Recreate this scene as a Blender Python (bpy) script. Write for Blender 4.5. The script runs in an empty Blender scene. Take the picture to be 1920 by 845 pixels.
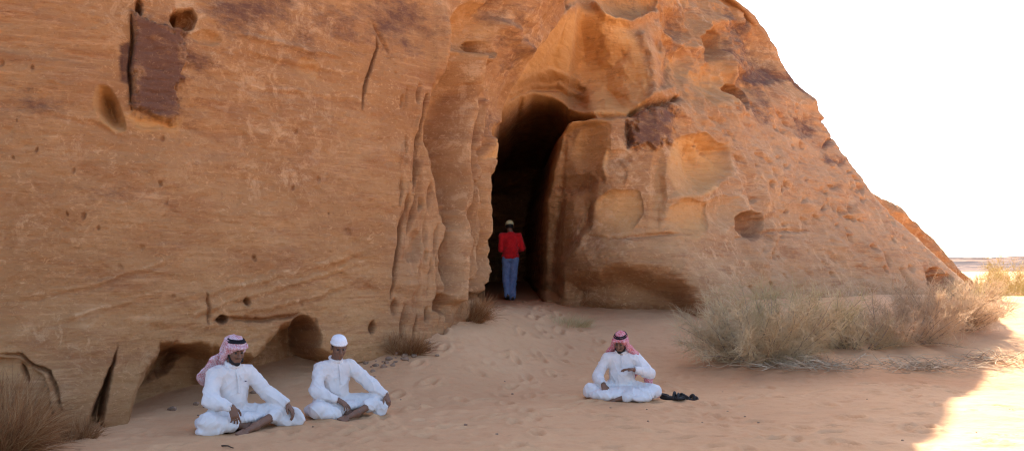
import bpy, math, random, time
import numpy as np
from mathutils import Vector, Matrix

T0 = time.time()
random.seed(7)
rng = np.random.default_rng(7)
scene = bpy.context.scene
COL = scene.collection
PI = math.pi

# ------------------------------------------------------------------ camera
CAM = np.array([0.0, 0.0, 1.55])
FPX = 1884.0                       # focal length in photo pixels (1920 wide)
PITCH = math.atan(77.5 / FPX)
cam_d = bpy.data.cameras.new("camera")
cam_d.sensor_width = 36.0
cam_d.lens = 36.0 * FPX / 1920.0
cam_d.clip_end = 12000
cam_d.clip_start = 0.05
cam = bpy.data.objects.new("camera", cam_d)
COL.objects.link(cam)
cam.location = CAM
cam.rotation_euler = (PI / 2 + PITCH, 0, 0)
scene.camera = cam


def project(x, y, z):
    dz = z - CAM[2]
    dep = y * math.cos(PITCH) + dz * math.sin(PITCH)
    up = -y * math.sin(PITCH) + dz * math.cos(PITCH)
    dep = np.where(dep > 0.5, dep, 0.5)
    return 960 + FPX * x / dep, 422.5 - FPX * up / dep


# ------------------------------------------------------------------ noise
def _hash(ix, iy, iz, seed):
    n = (ix * 374761393 + iy * 668265263 + iz * 2246822519 + seed * 3266489917) & 0xFFFFFFFF
    n = ((n ^ (n >> 13)) * 1274126177) & 0xFFFFFFFF
    n = ((n ^ (n >> 15)) * 2654435761) & 0xFFFFFFFF
    n ^= n >> 16
    return (n & 0xFFFFFF).astype(np.float32) / np.float32(0x1000000)


def vnoise(x, y, z, seed=0):
    x = np.asarray(x, np.float64); y = np.asarray(y, np.float64); z = np.asarray(z, np.float64)
    xf = np.floor(x); yf = np.floor(y); zf = np.floor(z)
    ix = xf.astype(np.int64); iy = yf.astype(np.int64); iz = zf.astype(np.int64)
    fx = (x - xf).astype(np.float32); fy = (y - yf).astype(np.float32); fz = (z - zf).astype(np.float32)
    fx = fx * fx * (3 - 2 * fx); fy = fy * fy * (3 - 2 * fy); fz = fz * fz * (3 - 2 * fz)
    r = 0
    out = []
    for dz in (0, 1):
        for dy in (0, 1):
            a = _hash(ix, iy + dy, iz + dz, seed)
            b = _hash(ix + 1, iy + dy, iz + dz, seed)
            out.append(a + (b - a) * fx)
    c0 = out[0] + (out[1] - out[0]) * fy
    c1 = out[2] + (out[3] - out[2]) * fy
    return (c0 + (c1 - c0) * fz) * 2 - 1


def fbm(x, y, z, oct=4, seed=0, gain=0.5, ridged=False):
    a = 1.0; s = 0; t = 0
    for o in range(oct):
        n = vnoise(x, y, z, seed + o * 17)
        if ridged:
            n = 1 - 2 * np.abs(n)
        s = s + a * n
        t += a
        a *= gain
        x = x * 2.03 + 11.3; y = y * 2.03 + 5.7; z = z * 2.03 + 3.1
    return s / t


def sstep(a, b, x):
    t = np.clip((x - a) / (b - a), 0, 1)
    return t * t * (3 - 2 * t)


# ------------------------------------------------------------------ meshes
def link(name, me, mat=None, parent=None):
    o = bpy.data.objects.new(name, me)
    COL.objects.link(o)
    if mat is not None:
        for m in (mat if isinstance(mat, (list, tuple)) else [mat]):
            me.materials.append(m)
    if parent is not None:
        o.parent = parent
    return o


def mesh_np(name, V, F, smooth=True, attrs=None, midx=None):
    """V (n,3); F (m,3) or (m,4) index array"""
    me = bpy.data.meshes.new(name)
    V = np.ascontiguousarray(V, np.float32); F = np.ascontiguousarray(F, np.int32)
    k = F.shape[1]
    me.vertices.add(len(V)); me.vertices.foreach_set("co", V.ravel())
    me.loops.add(F.size); me.loops.foreach_set("vertex_index", F.ravel())
    me.polygons.add(len(F))
    me.polygons.foreach_set("loop_start", np.arange(0, F.size, k, dtype=np.int32))
    me.polygons.foreach_set("use_smooth", np.full(len(F), smooth, dtype=bool))
    if midx is not None:
        me.polygons.foreach_set("material_index", np.ascontiguousarray(midx, np.int32))
    me.update(calc_edges=True)
    for n, a in (attrs or {}).items():
        at = me.attributes.new(n, 'FLOAT', 'POINT')
        at.data.foreach_set("value", np.ascontiguousarray(a, np.float32).ravel())
    return me


def grid_faces(nr, nc):
    i = np.arange(nr * nc).reshape(nr, nc)
    return np.stack([i[:-1, :-1], i[:-1, 1:], i[1:, 1:], i[1:, :-1]], -1).reshape(-1, 4)


def tag(o, label=None, cat=None, group=None, kind=None):
    if label: o["label"] = label
    if cat: o["category"] = cat
    if group: o["group"] = group
    if kind: o["kind"] = kind
    return o


def empty(name, loc, rotz=0.0):
    o = bpy.data.objects.new(name, None)
    o.empty_display_size = 0.2
    COL.objects.link(o)
    o.location = loc
    o.rotation_euler = (0, 0, rotz)
    return o


# ------------------------------------------------------------------ materials
class NT:
    def __init__(self, name):
        self.m = bpy.data.materials.new(name)
        self.m.use_nodes = True
        self.t = self.m.node_tree
        self.t.nodes.clear()
        self.out = self.n('ShaderNodeOutputMaterial')
        self.b = self.n('ShaderNodeBsdfPrincipled')
        self.l(self.b.outputs[0], self.out.inputs['Surface'])
        self.b.inputs['Specular IOR Level'].default_value = 0.15
        self.b.inputs['Roughness'].default_value = 0.9
        self.tc = self.n('ShaderNodeTexCoord').outputs['Object']

    def n(self, t, **k):
        x = self.t.nodes.new(t)
        for a, v in k.items():
            setattr(x, a, v)
        return x

    def l(self, a, b):
        self.t.links.new(a, b)

    def mapping(self, scale=(1, 1, 1), rot=(0, 0, 0), vec=None):
        m = self.n('ShaderNodeMapping')
        m.inputs['Scale'].default_value = scale
        m.inputs['Rotation'].default_value = rot
        self.l(vec or self.tc, m.inputs['Vector'])
        return m.outputs[0]

    def noise(self, scale=1, detail=4, rough=0.55, vec=None, dist=0.0):
        x = self.n('ShaderNodeTexNoise')
        x.inputs['Scale'].default_value = scale
        x.inputs['Detail'].default_value = detail
        x.inputs['Roughness'].default_value = rough
        x.inputs['Distortion'].default_value = dist
        self.l(vec or self.tc, x.inputs['Vector'])
        return x.outputs['Fac']

    def ramp(self, fac, stops):
        r = self.n('ShaderNodeValToRGB')
        e = r.color_ramp.elements
        while len(e) < len(stops):
            e.new(0.5)
        for el, (p, c) in zip(e, stops):
            el.position = p
            el.color = (*c, 1) if len(c) == 3 else c
        self.l(fac, r.inputs[0])
        return r.outputs[0]

    def rng(self, fac, a, b, c=0.0, d=1.0):
        r = self.n('ShaderNodeMapRange')
        r.inputs[1].default_value = a; r.inputs[2].default_value = b
        r.inputs[3].default_value = c; r.inputs[4].default_value = d
        self.l(fac, r.inputs[0])
        return r.outputs[0]

    def math(self, op, a, b=None):
        x = self.n('ShaderNodeMath', operation=op)
        for i, v in enumerate((a, b)):
            if v is None: continue
            if isinstance(v, (int, float)): x.inputs[i].default_value = v
            else: self.l(v, x.inputs[i])
        return x.outputs[0]

    def mix(self, fac, a, b, mode='MIX'):
        x = self.n('ShaderNodeMix', data_type='RGBA', blend_type=mode)
        for sock, v in ((x.inputs[0], fac), (x.inputs[6], a), (x.inputs[7], b)):
            if isinstance(v, (int, float)): sock.default_value = v
            elif isinstance(v, tuple): sock.default_value = (*v, 1)
            else: self.l(v, sock)
        return x.outputs[2]

    def attr(self, name):
        return self.n('ShaderNodeAttribute', attribute_name=name).outputs['Fac']

    def bump(self, h, strength=0.5, dist=0.02, normal=None):
        x = self.n('ShaderNodeBump')
        x.inputs['Strength'].default_value = strength
        x.inputs['Distance'].default_value = dist
        self.l(h, x.inputs['Height'])
        if normal is not None:
            self.l(normal, x.inputs['Normal'])
        return x.outputs[0]

    def done(self, color=None, normal=None, rough=None):
        if color is not None:
            if isinstance(color, tuple): self.b.inputs['Base Color'].default_value = (*color, 1)
            else: self.l(color, self.b.inputs['Base Color'])
        if normal is not None: self.l(normal, self.b.inputs['Normal'])
        if rough is not None: self.b.inputs['Roughness'].default_value = rough
        return self.m


def mat_rock():
    t = NT("sandstone")
    big = t.noise(0.55, 6, 0.65)
    c = t.ramp(big, [(0.30, (0.36, 0.173, 0.071)), (0.5, (0.442, 0.226, 0.094)), (0.70, (0.52, 0.285, 0.126))])
    # dusty pink weathering skin
    c = t.mix(t.math('MULTIPLY', t.attr("dust"), t.rng(t.noise(1.3, 6, .65), .3, .7, .45, 1.0)), c, (0.51, 0.300, 0.158))
    # bedding streaks
    v1 = t.mapping((0.6, 0.6, 3.6), (0.12, -0.16, 0))
    st = t.noise(1.5, 8, 0.72, v1, 0.8)
    msk = t.rng(t.noise(0.9, 4, 0.6), 0.38, 0.62)
    c = t.mix(t.math('MULTIPLY', t.rng(st, 0.46, 0.63, 0, 0.72), t.rng(msk, 0, 1, .35, 1)), c, (0.30, 0.120, 0.052))
    v2 = t.mapping((0.8, 0.8, 9.0), (-0.16, 0.12, 0))
    st2 = t.noise(2.1, 6, 0.7, v2, 0.2)
    c = t.mix(t.math('MULTIPLY', t.rng(st2, 0.52, 0.66, 0, 0.6), msk), c, (0.62, 0.34, 0.16))
    # ochre freshly worn hollows, with fine bedding of their own
    oc = t.mix(t.rng(st2, 0.4, 0.65, 0, 0.75), (0.70, 0.385, 0.145), (0.58, 0.280, 0.088))
    c = t.mix(t.math('MULTIPLY', t.attr("ochre"), .95), c, oc)
    # red brown tone in cracks, hollows, undercuts and the cave
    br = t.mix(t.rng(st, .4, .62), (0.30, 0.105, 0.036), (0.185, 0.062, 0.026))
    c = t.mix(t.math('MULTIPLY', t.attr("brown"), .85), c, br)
    # pale crusts
    pn = t.noise(3.6, 9, 0.76, None, .6)
    pf = t.math('MULTIPLY', t.rng(pn, 0.51, 0.60, 0, 0.8), t.attr("pale"))
    c = t.mix(pf, c, (0.68, 0.42, 0.22))
    pn2 = t.noise(9.0, 7, 0.75, t.mapping((1, 1, 1.6)), 1.2)
    c = t.mix(t.math('MULTIPLY', t.rng(pn2, 0.55, 0.64, 0, 0.75), t.rng(msk, 0, 1, 1, .3)), c, (0.64, 0.37, 0.18))
    # desert varnish
    vn = t.noise(2.4, 9, 0.78, t.mapping((1, 1, 2.6)))
    vf = t.rng(t.math('ADD', t.math('MULTIPLY', t.attr("varnish"), .52), t.math('MULTIPLY', vn, 1.3)), 0.76, 1.10, 0, .9)
    c = t.mix(vf, c, (0.135, 0.064, 0.046))
    # natural specks
    sp = t.noise(17, 7, 0.75, t.mapping((1, 1, 1.4)))
    c = t.mix(t.rng(sp, 0.58, 0.70, 0, 0.5), c, (0.20, 0.085, 0.045))
    sp2 = t.noise(27, 6, 0.75)
    c = t.mix(t.rng(sp2, 0.58, 0.70, 0, 0.4), c, (0.62, 0.38, 0.2))
    h1 = t.noise(8, 10, 0.75, t.mapping((1, 1, 2.0)))
    h2 = t.noise(2.6, 6, 0.6, v2, 0.5)
    n = t.bump(h1, 0.75, 0.07)
    n = t.bump(h2, 0.35, 0.05, n)
    n = t.bump(t.noise(55, 5, 0.65), 0.5, 0.012, n)
    return t.done(c, n, 0.95)


def mat_sand():
    t = NT("desert_sand")
    a = t.noise(0.35, 6, 0.6)
    c = t.ramp(a, [(0.3, (0.55, 0.300, 0.150)), (0.55, (0.62, 0.350, 0.178)), (0.75, (0.67, 0.395, 0.212))])
    b = t.noise(6, 7, 0.7, t.mapping((1, 1.0, 1)))
    c = t.mix(t.rng(b, 0.5, 0.75, 0, 0.45), c, (0.50, 0.225, 0.090))
    g = t.noise(90, 3, 0.7)
    c = t.mix(t.rng(g, 0.6, 0.75, 0, 0.4), c, (0.24, 0.14, 0.09))
    c = t.mix(t.attr("red"), c, (0.42, 0.165, 0.065))
    n = t.bump(t.noise(14, 7, 0.7), 0.5, 0.035)
    n = t.bump(t.noise(70, 4, 0.6), 0.4, 0.008, n)
    return t.done(c, n, 0.97)


def mat_cloth(name, col, col2, scale=30, bump=0.25):
    t = NT(name)
    c = t.mix(t.rng(t.noise(7, 4, 0.6), 0.4, 0.7), col, col2)
    n = t.bump(t.noise(scale, 4, 0.6), bump, 0.006)
    n = t.bump(t.noise(400, 2, 0.5), 0.15, 0.001, n)
    t.b.inputs['Sheen Weight'].default_value = 0.1
    return t.done(c, n, 0.9)


def mat_check(name, red, white, share):
    t = NT(name)
    ck = t.n('ShaderNodeTexChecker')
    ck.inputs['Scale'].default_value = 62
    t.l(t.mapping((1, 1, 1), (0.5, 0.35, 0.4)), ck.inputs['Vector'])
    nz = t.noise(14, 3, 0.6)
    f = t.math('MULTIPLY', t.rng(nz, 0.25, 0.6, share * 0.6, 1.0), share)
    c = t.mix(f, white, t.mix(ck.outputs['Fac'], red, t.mix(0.35, white, red)))
    n = t.bump(t.noise(26, 4, 0.6), 0.3, 0.008)
    return t.done(c, n, 0.9)


def mat_plain(name, col, rough=0.8, scale=20, var=0.35, spec=0.2):
    t = NT(name)
    d = tuple(v * (1 - var) for v in col)
    c = t.mix(t.rng(t.noise(scale, 5, 0.6), 0.35, 0.7), col, d)
    t.b.inputs['Specular IOR Level'].default_value = spec
    return t.done(c, t.bump(t.noise(scale * 3, 4, 0.6), 0.25, 0.004), rough)


def mat_twig(name, cols):
    """cols: colour ramp over the per-strand attribute 'tint' """
    t = NT(name)
    k = len(cols)
    c = t.ramp(t.attr("tint"), [(i / (k - 1), c) for i, c in enumerate(cols)])
    c = t.mix(t.rng(t.noise(5, 3, 0.6), 0.35, 0.7, 0, 0.35), c, tuple(v * 0.6 for v in cols[0]))
    return t.done(c, None, 0.85)


M = {}
M['rock'] = mat_rock()
M['sand'] = mat_sand()
M['thobe'] = mat_cloth("white_cotton", (0.69, 0.645, 0.615), (0.61, 0.565, 0.54))
M['skin'] = mat_plain("brown_skin", (0.205, 0.098, 0.057), 0.6, 12, 0.25, 0.35)
M['eye'] = mat_plain("dark_eye", (0.03, 0.022, 0.02), 0.3, 12, 0.1, 0.5)
M['hair'] = mat_plain("black_hair", (0.012, 0.010, 0.009), 0.6, 60, 0.3, 0.3)
M['agal'] = mat_plain("black_cord", (0.012, 0.011, 0.016), 0.8, 80, 0.3)
M['scarf_pale'] = mat_check("pale_checked_scarf", (0.44, 0.04, 0.06), (0.66, 0.58, 0.60), 0.72)
M['scarf_red'] = mat_check("red_checked_scarf", (0.50, 0.055, 0.065), (0.66, 0.45, 0.47), 0.95)
M['knit'] = mat_cloth("white_knit", (0.80, 0.78, 0.79), (0.66, 0.64, 0.66), 90, 0.5)
M['red'] = mat_cloth("red_jersey", (0.62, 0.016, 0.018), (0.50, 0.010, 0.013), 18, 0.3)
M['denim'] = mat_cloth("blue_denim", (0.17, 0.225, 0.37), (0.10, 0.14, 0.26), 22, 0.4)
M['cap'] = mat_cloth("straw_cap_cloth", (0.62, 0.52, 0.26), (0.50, 0.42, 0.22), 30, 0.3)
M['shoe'] = mat_plain("dark_leather", (0.022, 0.018, 0.017), 0.6, 30, 0.3, 0.3)
M['sandal'] = mat_plain("sandal_leather", (0.030, 0.024, 0.022), 0.65, 40, 0.4, 0.3)
M['patch'] = mat_plain("grey_thread", (0.12, 0.12, 0.16), 0.9, 60, 0.2)
M['stone'] = mat_plain("grey_stone", (0.34, 0.215, 0.14), 0.95, 9, 0.5, 0.1)
M['stick'] = mat_plain("dry_stick", (0.10, 0.065, 0.045), 0.95, 25, 0.4, 0.1)
M['bush_grey'] = mat_twig("grey_green_twigs", [(0.48, 0.30, 0.15), (0.66, 0.48, 0.26), (0.62, 0.47, 0.27), (0.77, 0.60, 0.37)])
M['bush_green'] = mat_twig("sage_twigs", [(0.46, 0.31, 0.13), (0.54, 0.41, 0.19), (0.60, 0.46, 0.23), (0.68, 0.51, 0.27)])
M['bush_straw'] = mat_twig("straw_twigs", [(0.50, 0.30, 0.155), (0.66, 0.44, 0.25), (0.70, 0.49, 0.30), (0.78, 0.59, 0.39)])
M['bush_brown'] = mat_twig("brown_dry_blades", [(0.22, 0.085, 0.032), (0.36, 0.16, 0.060), (0.44, 0.22, 0.09), (0.52, 0.31, 0.15)])
M['bush_gold'] = mat_twig("golden_twigs", [(0.30, 0.20, 0.06), (0.42, 0.29, 0.09), (0.50, 0.36, 0.13), (0.55, 0.42, 0.20)])
M['dead'] = mat_twig("bleached_dead_wood", [(0.36, 0.24, 0.14), (0.60, 0.44, 0.28), (0.72, 0.56, 0.38)])
M['stem'] = mat_plain("woody_stem", (0.34, 0.25, 0.18), 0.95, 25, 0.4, 0.1)


# ------------------------------------------------------------------ ground
def ground_z(x, y):
    x = np.asarray(x, np.float64); y = np.asarray(y, np.float64)
    y0 = 10.7 + 2.0 * sstep(-1.6, 0.9, x)
    y1 = 16.0 + 4.3 * sstep(-.9, 1.5, x) + 2.0 * sstep(3, 9, x)
    r = sstep(0, 1, (y - y0) / (y1 - y0)) * 0.86
    r = r * (1 - sstep(11.5, 17.5, x + 0.12 * np.clip(y - 24, -50, 50)))      # falls away right of the rock
    r = r * (1 - sstep(34, 50, y))
    r = r + 0.03 * np.clip(y - 21, 0, 12) * (np.abs(x) < 4)
    far = np.sqrt(x * x + y * y)
    r = r + 0.05 * vnoise(x * 0.45, y * 0.45, 0 * x, 3) * (far < 60)
    r = r - 0.35 * sstep(40, 90, far) * (y > 0)
    # the bank the shrubs stand on
    r = r + 0.10 * np.exp(-((x - 4.0) / 1.7) ** 2 - ((y - 14.6) / 1.1) ** 2)
    r = r + 0.12 * np.exp(-((x - 7.0) / 2.0) ** 2 - ((y - 16.6) / 1.3) ** 2)
    return r


def axis(parts):
    out = []
    for a, b, s in parts:
        n = max(1, int(round(abs(b - a) / s)))
        out.append(np.linspace(a, b, n, endpoint=False))
    return np.concatenate(out)


def geom(a, b, n):
    return np.sign(a) * np.geomspace(abs(a), abs(b), n)


gx = np.concatenate([-geom(14, 5000, 40)[::-1], axis([(-12, -5.5, .12), (-5.5, 8.5, .028), (8.5, 14, .08), (14, 40, .5)]), geom(40, 5000, 40)])
gy = np.concatenate([-geom(6, 3000, 40)[::-1], axis([(-5, 7.2, .25), (7.2, 20.5, .034), (20.5, 30, .12), (30, 70, .5)]), geom(70, 9000, 50)])
GX, GY = np.meshgrid(gx, gy)
GZ = ground_z(GX, GY)
near = (GY > 5) & (GY < 30) & (np.abs(GX) < 16)
nx, ny = GX[near], GY[near]
dz = 0.028 * fbm(nx * 1.6, ny * 2.4, 0 * nx, 4, 21)
dz += 0.009 * fbm(nx * 5.0, ny * 13.0, 0 * nx, 3, 5)
dz += 0.004 * fbm(nx * 17, ny * 22, 0 * nx, 2, 9)
GZ[near] += dz
# trodden sand: foot-sized dents with a pushed-up rim
fr = random.Random(3)
dents = []
def track(x0, y0, x1, y1, bend):
    L_ = math.hypot(x1 - x0, y1 - y0); n = int(L_ / .62)
    for j in range(n):
        t = j / max(1, n - 1)
        hx, hy = (x1 - x0) / L_, (y1 - y0) / L_
        o = bend * math.sin(t * PI) + (.10 if j % 2 else -.10) + fr.gauss(0, .03)
        dents.append((x0 + (x1 - x0) * t - hy * o, y0 + (y1 - y0) * t + hx * o, math.atan2(hy, hx) + fr.gauss(0, .15), fr.uniform(.125, .15), fr.uniform(.048, .06), fr.uniform(.022, .038)))


for q in [(-1.2, 8.3, .3, 19.5, .5), (2.2, 8.0, .1, 20, -.6), (1.2, 12.9, -1.2, 11.2, .3), (3.6, 8.2, 2.2, 11.6, .2), (2.4, 11.6, 5.4, 12.9, .3), (-2.1, 9.0, .9, 11.6, -.3), (4.8, 8.4, 3.2, 12.8, .4), (.2, 8.0, .6, 18, .3),
          (-.6, 8.2, 3.8, 9.6, .2), (5.2, 9.0, 1.0, 10.4, -.3), (.2, 12.4, .4, 20.5, -.4), (1.9, 13.4, .3, 18.5, .3), (-1.3, 9.8, 2.6, 9.2, .2), (2.9, 12.9, .2, 15.4, .2)]:
    track(*q)
for i in range(260):
    x, y = (fr.gauss(-2.2, 1.1), fr.gauss(9.4, .7)) if i % 3 == 0 else (fr.uniform(-1.5, 5.5), fr.uniform(8.2, 14.5))
    dents.append((x, y, fr.uniform(0, PI), fr.uniform(.07, .15), fr.uniform(.045, .07), fr.uniform(.006, .022)))
for (x, y, a, la, lb, dp) in dents:
    i0, i1 = np.searchsorted(gx, (x - .4, x + .4)); j0, j1 = np.searchsorted(gy, (y - .4, y + .4))
    if i1 <= i0 or j1 <= j0: continue
    sx = GX[j0:j1, i0:i1] - x; sy = GY[j0:j1, i0:i1] - y
    u = (sx * math.cos(a) + sy * math.sin(a)) / la; v = (-sx * math.sin(a) + sy * math.cos(a)) / lb
    q = u * u + v * v
    dp *= 1.3
    GZ[j0:j1, i0:i1] += -dp * np.exp(-q * 1.2) + dp * .55 * np.exp(-(np.sqrt(q) - 1.5) ** 2 * 4)
RED = 0.75 * np.clip(sstep(17.0, 20.5, GY), 0, 1) * (np.abs(GX - 0.5) < 3.5) * sstep(.2, .6, 1 - np.abs(GX - .2) / 2.6)
RED = np.clip(RED + 0.45 * np.exp(-((GX - 5.3) / 2.2) ** 2 - ((GY - 13.4) / .55) ** 2), 0, 1)
me = mesh_np("sand", np.stack([GX, GY, GZ], -1).reshape(-1, 3), grid_faces(len(gy), len(gx)), True, {"red": RED})
sand = link("sand", me, M['sand'])
tag(sand, "pale trodden desert sand in the shade of the rock, sunlit beyond it", "sand", kind="structure")


def gz(x, y):
    i = min(max(int(np.searchsorted(gx, x)), 1), len(gx) - 1); j = min(max(int(np.searchsorted(gy, y)), 1), len(gy) - 1)
    fx = (x - gx[i - 1]) / (gx[i] - gx[i - 1]); fy = (y - gy[j - 1]) / (gy[j] - gy[j - 1])
    a = GZ[j - 1, i - 1] * (1 - fx) + GZ[j - 1, i] * fx; b = GZ[j, i - 1] * (1 - fx) + GZ[j, i] * fx
    return float(a * (1 - fy) + b * fy)


print("sand", round(time.time() - T0, 1))


# ------------------------------------------------------------------ the rock
def hermite(s, k, v):
    k = np.asarray(k, float); v = np.asarray(v, float)
    h = np.diff(k); d = np.diff(v) / h
    m = np.zeros_like(v)
    m[1:-1] = (d[:-1] * h[1:] + d[1:] * h[:-1]) / (h[:-1] + h[1:])
    m[0] = d[0]; m[-1] = d[-1]
    # limit overshoot
    for i in range(1, len(v) - 1):
        if d[i - 1] * d[i] <= 0:
            m[i] *= 0.25
    i = np.clip(np.searchsorted(k, s) - 1, 0, len(h) - 1)
    t = (s - k[i]) / h[i]
    return ((2 * t ** 3 - 3 * t ** 2 + 1) * v[i] + (t ** 3 - 2 * t ** 2 + t) * h[i] * m[i]
            + (-2 * t ** 3 + 3 * t ** 2) * v[i + 1] + (t ** 3 - t ** 2) * h[i] * m[i + 1])


def at_d(u, d):
    return ((u - 960) / FPX * d, d)


ctrl = []
for s, p, L in [(-1500, (-27, 17), (0, .1)), (-900, (-14, 10.5), (0, .1)), (-500, at_d(-500, 9.6), (0, .06)), (-260, at_d(-260, 9.5), (0, .05)),
                (0, at_d(0, 9.7), (0, .04)), (200, at_d(200, 10.2), (0, .04)), (400, at_d(400, 11.2), (0, .03)),
                (650, at_d(650, 12.8), (0, .04)), (780, at_d(780, 13.8), (.01, .06)), (850, at_d(850, 14.6), (.05, .06)),
                (890, at_d(890, 15.4), (.06, .06)), (916, at_d(909, 16.2), (.05, .06)), (936, at_d(905, 18.2), (.05, -.05)), (960, at_d(928, 19.2), (.07, -.12)), (1030, at_d(1024, 19.7), (.08, -.10)), (1056, at_d(1050, 19.2), (.05, .05)),
                (1100, at_d(1098, 18.6), (0, .22)), (1180, at_d(1180, 18.0), (-.03, .32)), (1300, at_d(1300, 18.0), (-.10, .42)),
                (1400, at_d(1400, 18.9), (-.165, .44)), (1520, at_d(1520, 20.8), (-.29, .37)), (1650, at_d(1650, 23.0), (-.465, .22)),
                (1760, at_d(1772, 25.4), (-.70, .05)), (1820, at_d(1836, 27.0), (-.885, -.12)), (1870, (13.2, 28.7), (-.88, -.28)),
                (1950, (12.8, 31), (-.86, -.6)), (2100, (10, 35), (-.6, -.9)), (2400, (-5, 38), (0, -.95)), (2800, (-27, 38), (0, -.95))]:
    ctrl.append((s, *p, *L))
ctrl = np.array(ctrl)
S = np.concatenate([np.linspace(-1500, -270, 45, endpoint=False), np.linspace(-270, 1900, 1330, endpoint=False), np.linspace(1900, 2800, 60)])
Zs = np.concatenate([np.linspace(-0.6, 4.5, 420, endpoint=False), np.linspace(4.5, 9.0, 215, endpoint=False), np.linspace(9.0, 13.2, 45)])
bx = hermite(S, ctrl[:, 0], ctrl[:, 1]); by = hermite(S, ctrl[:, 0], ctrl[:, 2])
lx = hermite(S, ctrl[:, 0], ctrl[:, 3]); ly = hermite(S, ctrl[:, 0], ctrl[:, 4])
ZZ, SS = np.meshgrid(Zs, S, indexing='ij')
X = bx[None] + lx[None] * ZZ
Y = by[None] + ly[None] * ZZ
# unseen dome top above the picture, shaped to place its shadow edge on the sand
X = X - np.interp(ZZ, [8.2, 9.4, 10.5, 11.2, 11.8, 12.4, 13.3], [0, .62, 1.2, 1.68, 1.95, 2.4, 5.0]) * sstep(1250, 1480, SS) * (1 - sstep(2100, 2600, SS))
X = X - np.interp(ZZ, [8.2, 9.4, 10.5, 11.2, 13.3], [0, .9, 1.7, 2.5, 6.0]) * sstep(700, 1050, SS) * (1 - sstep(1250, 1480, SS))
# the flank runs out in a flatter toe at the right
X = X + 1.5 * np.clip(1 - ZZ / 3.4, 0, 1) ** 1.25 * sstep(1450, 1800, SS) * (1 - sstep(2000, 2300, SS))
# the lip left of the cave bends over to the right above head height
X = X + .42 * np.clip(ZZ - 4.1, 0, 2.0) ** 1.5 * sstep(840, 900, SS) * (1 - sstep(930, 1030, SS)) * (1 - sstep(5.8, 9, ZZ))
SKZ, SKX = [.5, .84, 1.43, 2.17, 2.88, 3.68, 4.31, 5.03, 5.73, 6.42, 7.41, 7.96, 8.47, 9.5], [-.55, -.5, -.36, -.24, -.18, -.30, -.33, -.26, -.02, .32, .34, .32, .34, .1]
X = X + np.interp(ZZ, SKZ, SKX) * sstep(1350, 1700, SS) * (1 - sstep(2000, 2300, SS))
ie = int(np.argmin(np.abs(S - 1870)))
lim = X[:, ie:ie + 1] - .004 * np.clip(ie - np.arange(len(S)), 0, None)[None]
X = np.where((SS > 1150) & (SS < 1870), np.minimum(X, lim), X)
# plan direction "into the rock"
tx = np.gradient(bx); ty = np.gradient(by)
k = np.ones(31) / 31
ln = np.hypot(tx, ty)
nxp = -ty / ln; nyp = tx / ln          # rotate tangent left -> into the rock
nxp = np.convolve(np.pad(nxp, 15, 'edge'), k, 'valid'); nyp = np.convolve(np.pad(nyp, 15, 'edge'), k, 'valid')
w = sstep(915, 940, S) * (1 - sstep(1330, 1460, S))
nxp = nxp * (1 - w) + (-.045 + .065 * sstep(930, 1010, S)) * w; nyp = nyp * (1 - w) + 1.0 * w
w2 = 0.45 * (1 - sstep(700, 820, S)) * sstep(-400, -200, S)
nxp = nxp * (1 - w2); nyp = nyp * (1 - w2) + w2
ln = np.hypot(nxp, nyp); nxp /= ln; nyp /= ln
NX = np.broadcast_to(nxp, X.shape); NY = np.broadcast_to(nyp, X.shape)
FRONT = (SS > -300) & (SS < 1850) & (ZZ < 9.6)

H = np.zeros_like(X)
OCH = np.zeros_like(X); VAR = np.zeros_like(X); PAL = np.zeros_like(X); BRN = np.zeros_like(X)
PX, PY = project(X, Y, ZZ)
PX = np.where(FRONT, PX, -9999.0)
# wobble so that no outline below stays ruler-clean
WX = 11 * fbm(X * 1.5, Y * 1.5, ZZ * 1.5, 4, 71, .6); WY = 11 * fbm(X * 1.5, Y * 1.5, ZZ * 1.5, 4, 72, .6)
QX = PX + WX; QY = PY + WY


def sub(x0, x1, y0, y1):
    return np.nonzero((QX > x0) & (QX < x1) & (QY > y0) & (QY < y1))


def refresh():
    """where every point of the rock stands after the large shapes"""
    global PX, PY, QX, QY
    a, b = project(X + NX * H, Y + NY * H, ZZ)
    PX = np.where(FRONT, a, -9999.0); PY = b
    QX = PX + WX; QY = PY + WY


def poly_sd(px, py, poly):
    d = np.full(px.shape, 1e9); ins = np.zeros(px.shape, bool)
    n = len(poly)
    for i in range(n):
        ax, ay = poly[i]; cx, cy = poly[(i + 1) % n]
        ex, ey = cx - ax, cy - ay
        t = np.clip(((px - ax) * ex + (py - ay) * ey) / (ex * ex + ey * ey + 1e-9), 0, 1)
        d = np.minimum(d, (px - ax - t * ex) ** 2 + (py - ay - t * ey) ** 2)
        c = ((ay > py) != (cy > py)) & (px < (cx - ax) * (py - ay) / (cy - ay + 1e-12) + ax)
        ins ^= c
    d = np.sqrt(d)
    return np.where(ins, -d, d)


RAGX = fbm(X * 5, Y * 5, ZZ * 6, 4, 75, .65); RAGY = fbm(X * 5, Y * 5, ZZ * 6, 4, 76, .65)


def poly(pts, depth, w, soft=0.0, och=0, var=0, brn=0, pal=0, edge=6, rag=0):
    """sunken (depth>0) or raised area; w = width in pixels of the slope inside its outline"""
    xs = [p[0] for p in pts]; ys = [p[1] for p in pts]
    m = max(soft, edge) + 4
    I = sub(min(xs) - m, max(xs) + m, min(ys) - m, max(ys) + m)
    sd = poly_sd(QX[I] + rag * RAGX[I], QY[I] + rag * RAGY[I], pts)
    f = sstep(-soft, w, -sd)
    H[I] += depth * f
    g = sstep(-edge, edge, -sd)
    for A, v in ((OCH, och), (VAR, var), (BRN, brn), (PAL, pal)):
        if v: A[I] = np.maximum(A[I], g * v)
    return I, sd


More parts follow.
